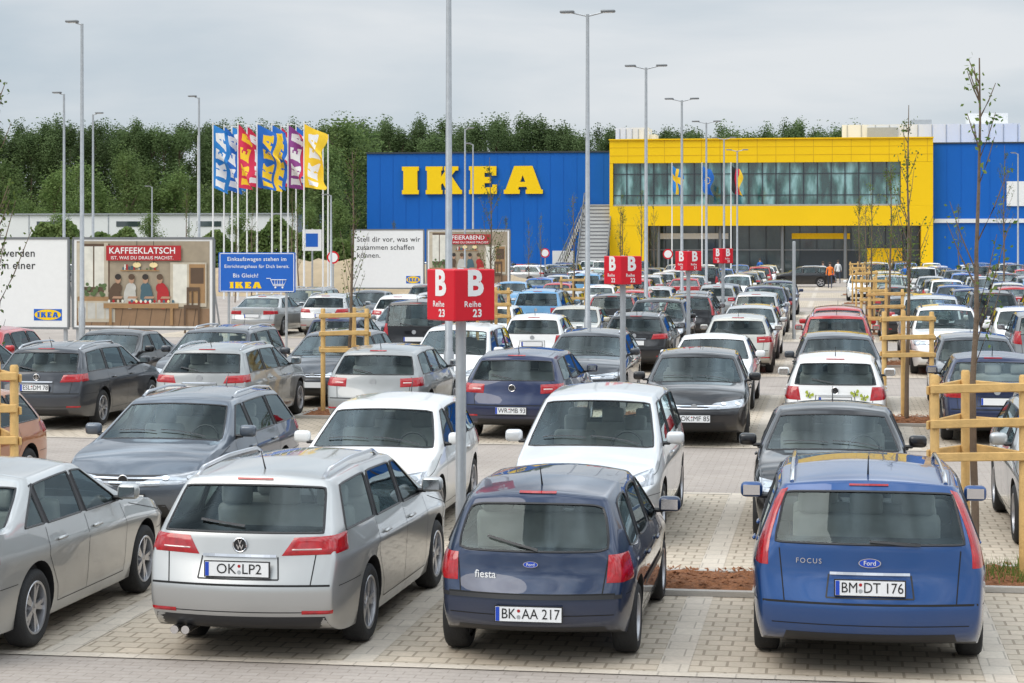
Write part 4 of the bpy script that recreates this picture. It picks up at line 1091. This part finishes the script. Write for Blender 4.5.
cr_=N.new('ShaderNodeValToRGB'); cr_.color_ramp.elements[0].color=(.01,.05,.05,1); cr_.color_ramp.elements[0].position=.38; cr_.color_ramp.elements[1].color=(.26,.48,.48,1); cr_.color_ramp.elements[1].position=.66; e=cr_.color_ramp.elements.new(.5); e.color=(.05,.15,.14,1)  # teal noise paints a reflection of trees into the glass colour
Lk.new(vo.outputs['Fac'],cr_.inputs[0]); Lk.new(cr_.outputs[0],bb.inputs['Base Color'])
mb=MB(); mb.quad((gx0,d+.35,6.3),(gx1,d+.35,6.3),(gx1,d+.35,10.05),(gx0,d+.35,10.05)); sp_('facade_glazing',mb,[mgl])
mb=MB(); n=21
for i in range(n+1):
    x=gx0+(gx1-gx0)*i/n; mb.box((x,d+.29,8.17),(.09,.12,3.73),0)
for z in(7.25,9.1): mb.box(((gx0+gx1)/2,d+.30,z),(gx1-gx0,.08,.06),0)
mb.box(((gx0+gx1)/2,d+.2,6.38),(gx1-gx0,.1,.14),1)
sp_('facade_mullion',mb,[M['frame_dark'],M['steel']])
mb=MB(); ex0,ex1=xb_+3.21,xc-1.01
mb.quad((ex0,d+2.5,0.02),(ex1,d+2.5,.02),(ex1,d+2.5,4.6),(ex0,d+2.5,4.6),0); sp_('entrance_glazing',mb,[M['bglass_dark']])
mb=MB()
for i in range(17):
    x=ex0+(ex1-ex0)*i/16; mb.box((x,d+2.42,2.3),(.07,.12,4.55),2)
mb.box(((ex0+ex1)/2,d+2.4,2.5),(ex1-ex0,.1,.12),0); mb.box((ex0+4,d+2.35,3.7),(6,.1,.5),1); mb.box((ex0+15,d+2.35,3.7),(5,.1,.5),3)
mb.box(((ex0+ex1)/2+4,d+2.3,1.25),(5,.1,2.3),2); mb.box((ex1-3,d+2.3,1.4),(3,.1,2.5),3)
sp_('entrance_frame',mb,[M['lampg'],M['offwhite'],M['frame_dark'],M['yellow']])
for i in range(5):
    x=ex0+1+(ex1-ex0-2)*i/4; mb=MB(); mb.tube([(x,d+.8,0),(x,d+.8,4.6)],.15,14); sp_('column',mb,[M['lampg']],True)
xd=xc+34
mb=MB(); mb.box(((xc+xd)/2,YB+28,5.8),(xd-xc,58,11.6),0)
x=xc+1.2
while x<xd: mb.box((x,YB-1.01,5.8),(.04,.03,11.5),0); x+=1.2
mb.box(((xc+xd)/2,YB-1.02,5.0),(xd-xc-.1,.3,.35),1); mb.box(((xc+xd)/2,YB-1.02,11.65),(xd-xc,.2,.12),2)
sp_('blue_wing_wall',mb,[M['blue'],M['offwhite'],M['frame_dark']])
mb=MB(); mb.box((fx(1020),YB-1.1,7.3),(2.4,.1,2.1),0); sp_('wall_panel',mb,[M['white']])
mb=MB(); mb.box((bx(634,200),200,13.1),(3.2,4,2.3),0); mb.box((bx(650,200),200,12.8),(1.4,3,1.6),0)
for i in range(5): mb.box((bx(622,200)+.6*i,197.98,13.1),(.08,.04,2.0),1)
sp_('roof_unit',mb,[M['offwhite'],M['steel']])
mb=MB(); x0,x1=bx(842,215),bx(1016,215)
mb.box(((x0+x1)/2,215,13.5),(x1-x0,10,3.0),0); mb.box((x0+4,209.9,14.2),(3,.3,1.0),1); mb.box((x1-3,214,15.6),(4,3,1.2),0); mb.box((x0+8,214,15.3),(2,3,.6),1)
for i in range(14): mb.box((x0+1.4*i+.5,209.97,13.5),(.08,.06,2.9),1)
sp_('roof_unit',mb,[M['offwhite'],M['steel']])
# staircase
st=mk('external_staircase',None,None,(fx(588),YB-3,0),(0,0,0),'grey external staircase with railings against the blue wall','staircase')
mb=MB(); w=4.6
for i in range(20):
    y=-3+i*.3; z=.32*i+.16; mb.box((.95,y,z),(2.5,.34,.32),0); mb.box((.95,y-.18,z+.11),(2.46,.02,.09),1)
mb.box((.95,3.9,6.35),(2.7,1.6,.3),0)
mk('stair_flight',mb.mesh('stair_flight',[M['concrete'],M['nosing']]),st)
mb=MB()
for i in range(20):
    z=.4+i*.29; x=-w/2-.2+i*.12; mb.box((x,2.6,z),(.26,1.6,.24),0); mb.box((x,1.78,z-.12),(.2,.06,.55),0)
mk('stair_flight',mb.mesh('stair_flight',[M['concrete']]),st)
mb=MB()
for sx in(-.32,2.22):
    mb.tube([(sx,-3,1.2),(sx,3.0,7.5),(sx,4.6,7.5)],.05,6); mb.tube([(sx,-3,.7),(sx,3.0,7.0)],.03,6)
    for i in range(13): mb.box((sx,-3+i*.49,.6+i*.525),(.05,.05,1.1),0)
mb.tube([(-w/2-.2,1.78,1.5),(0,1.78,7.1)],.045,6); mb.tube([(-w/2-.2,1.78,1.0),(0,1.78,6.6)],.03,6)
for i in range(12): x=-w/2-.2+i*.2; mb.box((x,1.78,.4+i*.48+.5),(.045,.045,1.1),0)
mk('railing',mb.mesh('railing',[M['lampg']]),st)
# low building to the left
x0,x1=bx(-60,190),bx(300,190)
t=mk('warehouse',None,None,((x0+x1)/2,195,0),(0,0,0),'long low pale industrial building with a flat roof','building')
mb=MB(); mb.box((0,0,2.9),(x1-x0,14,5.8),0); mb.box((0,-.05,5.85),(x1-x0+.3,14.3,.12),1)
x=-(x1-x0)/2+2
while x<(x1-x0)/2-1: mb.box((x,-7.02,2.9),(.08,.06,5.7),1); x+=4
mk('wall',mb.mesh('wall',[M['white'],M['steel']]),t)
x=-(x1-x0)/2+4
while x<(x1-x0)/2-3:
    mb=MB(); mb.box((x,-7.03,4.9),(2.4,.05,.5),0); mk('window',mb.mesh('window',[M['bglass_dark']]),t); x+=8
mb=MB(); x0,x1=bx(-60,168),bx(365,168)
rr=random.Random(9)
for _ in range(38000):
    x=rr.uniform(x0,x1); hh=3.6+.9*math.sin(x*.35)+.7*math.sin(x*.9+1)+.4*math.sin(x*2.3)
    z=rr.uniform(.1,1)**.7*hh; y=175+rr.uniform(-.9,.9)*(1-.4*z/hh)
    u=Vector((rr.gauss(0,1),rr.gauss(0,1),rr.gauss(0,1))).normalized(); w_=u.cross(Vector((rr.gauss(0,1),rr.gauss(0,1),.3))).normalized(); s=rr.uniform(.08,.2); c=Vector((x,y,z))
    mb.add([c-u*s,c+w_*s,c+u*s,c-w_*s],[(0,1,2,3)])
mk('hedge',mb.mesh('hedge',[M['leaf2']]),label='loose green hedge of shrubs along the road',cat='hedge',kind='stuff')
mb=MB(); x0,x1=bx(-60,140),bx(360,140)
x=x0
while x<x1: mb.box((x,140,.55),(.08,.08,1.1),0); x+=2.5
for z in(.5,1.05): mb.box(((x0+x1)/2,139.95,z),(x1-x0,.03,.1),0)
mk('barrier_fence',mb.mesh('barrier_fence',[M['steel']]),label='low galvanised barrier along the edge of the lot',cat='fence')
mb=MB(); n=50; cx,cy=bx(325,125),126; vs=[];fs=[]
for i in range(n+1):
    for j in range(13):
        u=i/n*2-1; v=j/12*2-1; hh=2.0*max(0,1-u*u)*max(0,1-v*v)*(1+R.uniform(-.12,.12)); vs.append((cx+u*17,cy+v*8,.005+hh))
for i in range(n):
    for j in range(12): a=i*13+j; fs.append((a,a+13,a+14,a+1))
mb.add(vs,fs); mk('hills',mb.mesh('hills',[M['soil']],True),label='low mound of sandy soil beside the lot',cat='terrain',kind='structure')
# ---------------------------------------------------------------- wood
def crown_mesh(seed,h,w,zb,n,sz,lm,nc=30):
    r=random.Random(seed); cl=[]
    for i in range(nc):
        z=zb+(h-zb)*r.random(); f=math.sin(math.pi*min(1,.14+.86*(1-(z-zb)/(h-zb))))**.6
        a=r.uniform(0,6.28); d=w*.5*f*r.uniform(.1,.85); cl.append((Vector((math.cos(a)*d,math.sin(a)*d,z)),w*r.uniform(.12,.24)))
    cl.append((Vector((0,0,h-w*.15)),w*.13))
    mb=MB()
    for _ in range(n):
        c,rr=r.choice(cl); d=Vector((r.gauss(0,1),r.gauss(0,1),r.gauss(0,1))).normalized(); p=c+Vector((d.x,d.y,d.z*1.6))*rr*r.uniform(.3,1.3)
        u=(d+Vector((r.gauss(0,.6),r.gauss(0,.6),r.gauss(0,.6)))).normalized(); a=u.cross(Vector((0,0,1))).normalized() if abs(u.z)<.95 else Vector((1,0,0)); b=u.cross(a)
        s=sz*r.uniform(.6,1.3); mb.add([p-a*s,p-b*s*.7,p+a*s,p+b*s*.7],[(0,1,2,3)])
    tk=MB(); tk.tube([(0,0,0),(.1,0,h*.4),(0,.1,h*.85)],[w*.035,w*.025,.05],7)
    for i in range(7):
        c,_=r.choice(cl); z=max(zb*.8,c.z-2); tk.tube([(0,0,z),tuple(c)],[.09,.03],5)
    return tk.mesh('trunk',[M['bark']],True),mb.mesh('crown',[lm])
CR=[crown_mesh(1,18,5.2,2.5,11000,.12,M['leaf'],48),crown_mesh(2,17.5,4.6,2,10500,.12,M['leaf'],46),crown_mesh(3,18.3,4.4,3,10500,.12,M['leaf'],44),crown_mesh(4,17,6,2,12000,.125,M['leaf'],54)]
CR2=[crown_mesh(5,11,5,1.5,6400,.12,M['leaf2']),crown_mesh(6,8,5,1,6000,.11,M['leaf2'])]
def bigtree(X,Y,cm,s,lab='tall broadleaf tree in the dense green wood'):
    t=mk('broadleaf_tree',None,None,(X,Y,0),(0,0,R.uniform(0,6.28)),lab,'tree','trees of the wood behind the store'); q=s*R.uniform(.92,1.08); t.scale=(q,q,s)
    mk('trunk',cm[0],t); mk('crown',cm[1],t)
X=-125
while X<3:
    f=1 if X<-35 else .95
    bigtree(X+R.uniform(-.6,.6),262+R.uniform(-4,4),R.choice(CR),f*(R.uniform(.94,1.05)+.02*math.sin(X*.11))); X+=2.0
X=-126
while X<4:
    f=1 if X<-35 else .95
    bigtree(X+R.uniform(-.8,.8),272+R.uniform(-3,3),R.choice(CR),f*(R.uniform(1.0,1.07)+.02*math.sin(X*.11+1))); X+=2.3
for b in list(range(-30,360,17)):
    Y=R.uniform(212,240); bigtree(bx(b+R.uniform(-6,6),Y),Y,R.choice(CR2),R.uniform(.8,1.15),'light green tree at the edge of the wood')
for b,Y,s in((345,205,1.35),(352,215,1.4),(338,220,1.3),(330,200,1.1),(8,200,1.0),(318,190,.9),(340,178,.6),(310,180,.55),(150,178,.5),(60,178,.5),(240,180,.5)):
    bigtree(bx(b,Y),Y,CR2[0],s,'light green tree at the edge of the wood')
# ---------------------------------------------------------------- people
def person_mesh(stride):
    V_=[(0,0,.95),(0,0,1.2),(0,0,1.42),(0,0,1.53),(0,.01,1.68),(.19,0,1.42),(.25,.05*stride,1.14),(.26,.14*stride,.88),(-.19,0,1.42),(-.25,-.05*stride,1.14),(-.26,-.05*stride,.88),
        (.1,0,.9),(.11,-.12*stride,.5),(.11,-.3*stride,.08),(.11,-.3*stride+.12,.03),(-.1,0,.9),(-.11,.16*stride,.5),(-.11,.2*stride,.08),(-.11,.2*stride+.14,.03)]
    E=[(0,1),(1,2),(2,3),(3,4),(2,5),(5,6),(6,7),(2,8),(8,9),(9,10),(0,11),(11,12),(12,13),(13,14),(0,15),(15,16),(16,17),(17,18)]
    rr=[.14,.13,.15,.06,.1,.06,.045,.035,.06,.045,.035,.09,.065,.045,.04,.09,.065,.045,.04]
    me=bpy.data.meshes.new('person'); me.from_pydata(V_,E,[]); o=bpy.data.objects.new('p',me); COL.objects.link(o)
    o.modifiers.new('s','SKIN'); 
    for i,r_ in enumerate(rr): me.skin_vertices[0].data[i].radius=(r_,r_*.8)
    me.skin_vertices[0].data[0].use_root=True
    o.modifiers.new('u','SUBSURF').levels=1
    dg=bpy.context.evaluated_depsgraph_get(); ev=bpy.data.meshes.new_from_object(o.evaluated_get(dg)); bpy.data.objects.remove(o); return ev
def person(X,Y,rz,top,lab,stride=1):
    ev=person_mesh(stride); ev.materials.clear()
    for m_ in(M['trousers'],top,M['skin']): ev.materials.append(m_)
    for p in ev.polygons:
        c=p.center; p.material_index=0 if c.z<.92 and abs(c.x)<.2 else (2 if c.z>1.5 or (abs(c.x)>.2 and c.z<.98) else 1); p.use_smooth=True
    o=mk('person',ev,None,(X,Y,.012),(0,0,rz),lab,'person','shoppers walking on the lot')
    mb=MB(); bm=bmesh.new(); bmesh.ops.create_uvsphere(bm,u_segments=12,v_segments=8,radius=.112); bm.verts.index_update()
    mb.add([(v.co.x,v.co.y-.02,1.71+v.co.z*.95) for v in bm.verts],[[v.index for v in f.verts] for f in bm.faces if sum(v.co.z for v in f.verts)/len(f.verts)>.005]); bm.free()
    mk('hair',mb.mesh('hair',[M['hair']],True),o)
T_={'o':M['orange'],'w':M['white'],'b':FM['blue'],'r':FM['red'],'g':M['lampg']}
for b,Y,r_,c,l in[(830,144,180,'o','person in an orange safety vest walking along the lane'),(823,150,0,'g','person in grey jacket walking towards the store'),(838,160,10,'w','person in a white top walking towards the store'),(760,172,0,'b','person in a blue top near the entrance'),(700,174,60,'r','person in a red top near the entrance'),(893,170,200,'w','person in a white top leaving the store'),(905,135.5,180,'b','person in a blue top walking between cars'),(990,118,180,'g','person in grey walking between cars'),(870,174,0,'w','person in a white top at the doors')]:
    person(bx(b,Y),Y,rad(r_),T_[c],l)
# ---------------------------------------------------------------- light & camera
w=bpy.data.worlds.new('World'); scene.world=w; w.use_nodes=True; N=w.node_tree.nodes; Lk=w.node_tree.links
bg=N['Background']; bg.inputs['Strength'].default_value=.12
sk=N.new('ShaderNodeTexSky'); sk.sky_type='NISHITA'; sk.sun_disc=False; sk.sun_elevation=rad(48); sk.sun_rotation=rad(225)
tc=N.new('ShaderNodeTexCoord'); mp=N.new('ShaderNodeMapping'); mp.inputs['Scale'].default_value=(1,1,4.2); Lk.new(tc.outputs['Generated'],mp.inputs['Vector'])
no=N.new('ShaderNodeTexNoise'); no.inputs['Scale'].default_value=3.6; no.inputs['Detail'].default_value=6; no.inputs['Roughness'].default_value=.5; no.inputs['Distortion'].default_value=.3; Lk.new(mp.outputs[0],no.inputs['Vector'])
cr_=N.new('ShaderNodeValToRGB'); cr_.color_ramp.elements[0].position=.34; cr_.color_ramp.elements[0].color=(.48,.57,.65,1); cr_.color_ramp.elements[1].position=.64; cr_.color_ramp.elements[1].color=(.76,.79,.82,1)
Lk.new(no.outputs['Fac'],cr_.inputs[0])
sx=N.new('ShaderNodeSeparateXYZ'); Lk.new(tc.outputs['Generated'],sx.inputs[0])
mr=N.new('ShaderNodeMapRange'); mr.inputs['From Min'].default_value=.12; mr.inputs['From Max'].default_value=.9; mr.inputs['To Min'].default_value=8.4; mr.inputs['To Max'].default_value=22; Lk.new(sx.outputs['Z'],mr.inputs['Value'])
n2=N.new('ShaderNodeTexNoise'); n2.inputs['Scale'].default_value=5.0; n2.inputs['Detail'].default_value=6; n2.inputs['Distortion'].default_value=.3; Lk.new(tc.outputs['Generated'],n2.inputs['Vector'])
m2=N.new('ShaderNodeMapRange'); m2.inputs['From Min'].default_value=.38; m2.inputs['From Max'].default_value=.62; m2.inputs['To Min'].default_value=.4; m2.inputs['To Max'].default_value=1.6; Lk.new(n2.outputs['Fac'],m2.inputs['Value'])
m3=N.new('ShaderNodeMapRange'); m3.inputs['From Min'].default_value=.16; m3.inputs['From Max'].default_value=.4; Lk.new(sx.outputs['Z'],m3.inputs['Value'])
mxf=N.new('ShaderNodeMix'); mxf.inputs['A'].default_value=1; Lk.new(m3.outputs[0],mxf.inputs['Factor']); Lk.new(m2.outputs[0],mxf.inputs['B'])
mu=N.new('ShaderNodeMath'); mu.operation='MULTIPLY'; Lk.new(mr.outputs[0],mu.inputs[0]); Lk.new(mxf.outputs['Result'],mu.inputs[1])
vs=N.new('ShaderNodeVectorMath'); vs.operation='SCALE'; Lk.new(cr_.outputs[0],vs.inputs[0]); Lk.new(mu.outputs[0],vs.inputs['Scale'])
mx=N.new('ShaderNodeMix'); mx.data_type='RGBA'; mx.inputs['Factor'].default_value=.95; Lk.new(sk.outputs[0],mx.inputs['A']); Lk.new(vs.outputs[0],mx.inputs['B'])
Lk.new(mx.outputs['Result'],bg.inputs['Color'])
sd=bpy.data.lights.new('sun','SUN'); sd.energy=1.5; sd.angle=rad(40); sd.color=(1,.92,.82)
so=bpy.data.objects.new('sun',sd); COL.objects.link(so); so.rotation_euler=(rad(42),0,rad(-45))
cam=bpy.data.cameras.new('camera'); co=bpy.data.objects.new('camera',cam); COL.objects.link(co)
co.location=(0,0,HC); co.rotation_euler=(rad(90),0,TH); cam.lens=2050*36/1024; cam.sensor_width=36; cam.shift_y=-(341.5-240)/1024; cam.clip_end=6000
scene.camera=co
scene.view_settings.view_transform='Standard'; scene.view_settings.look='None'; scene.view_settings.exposure=0
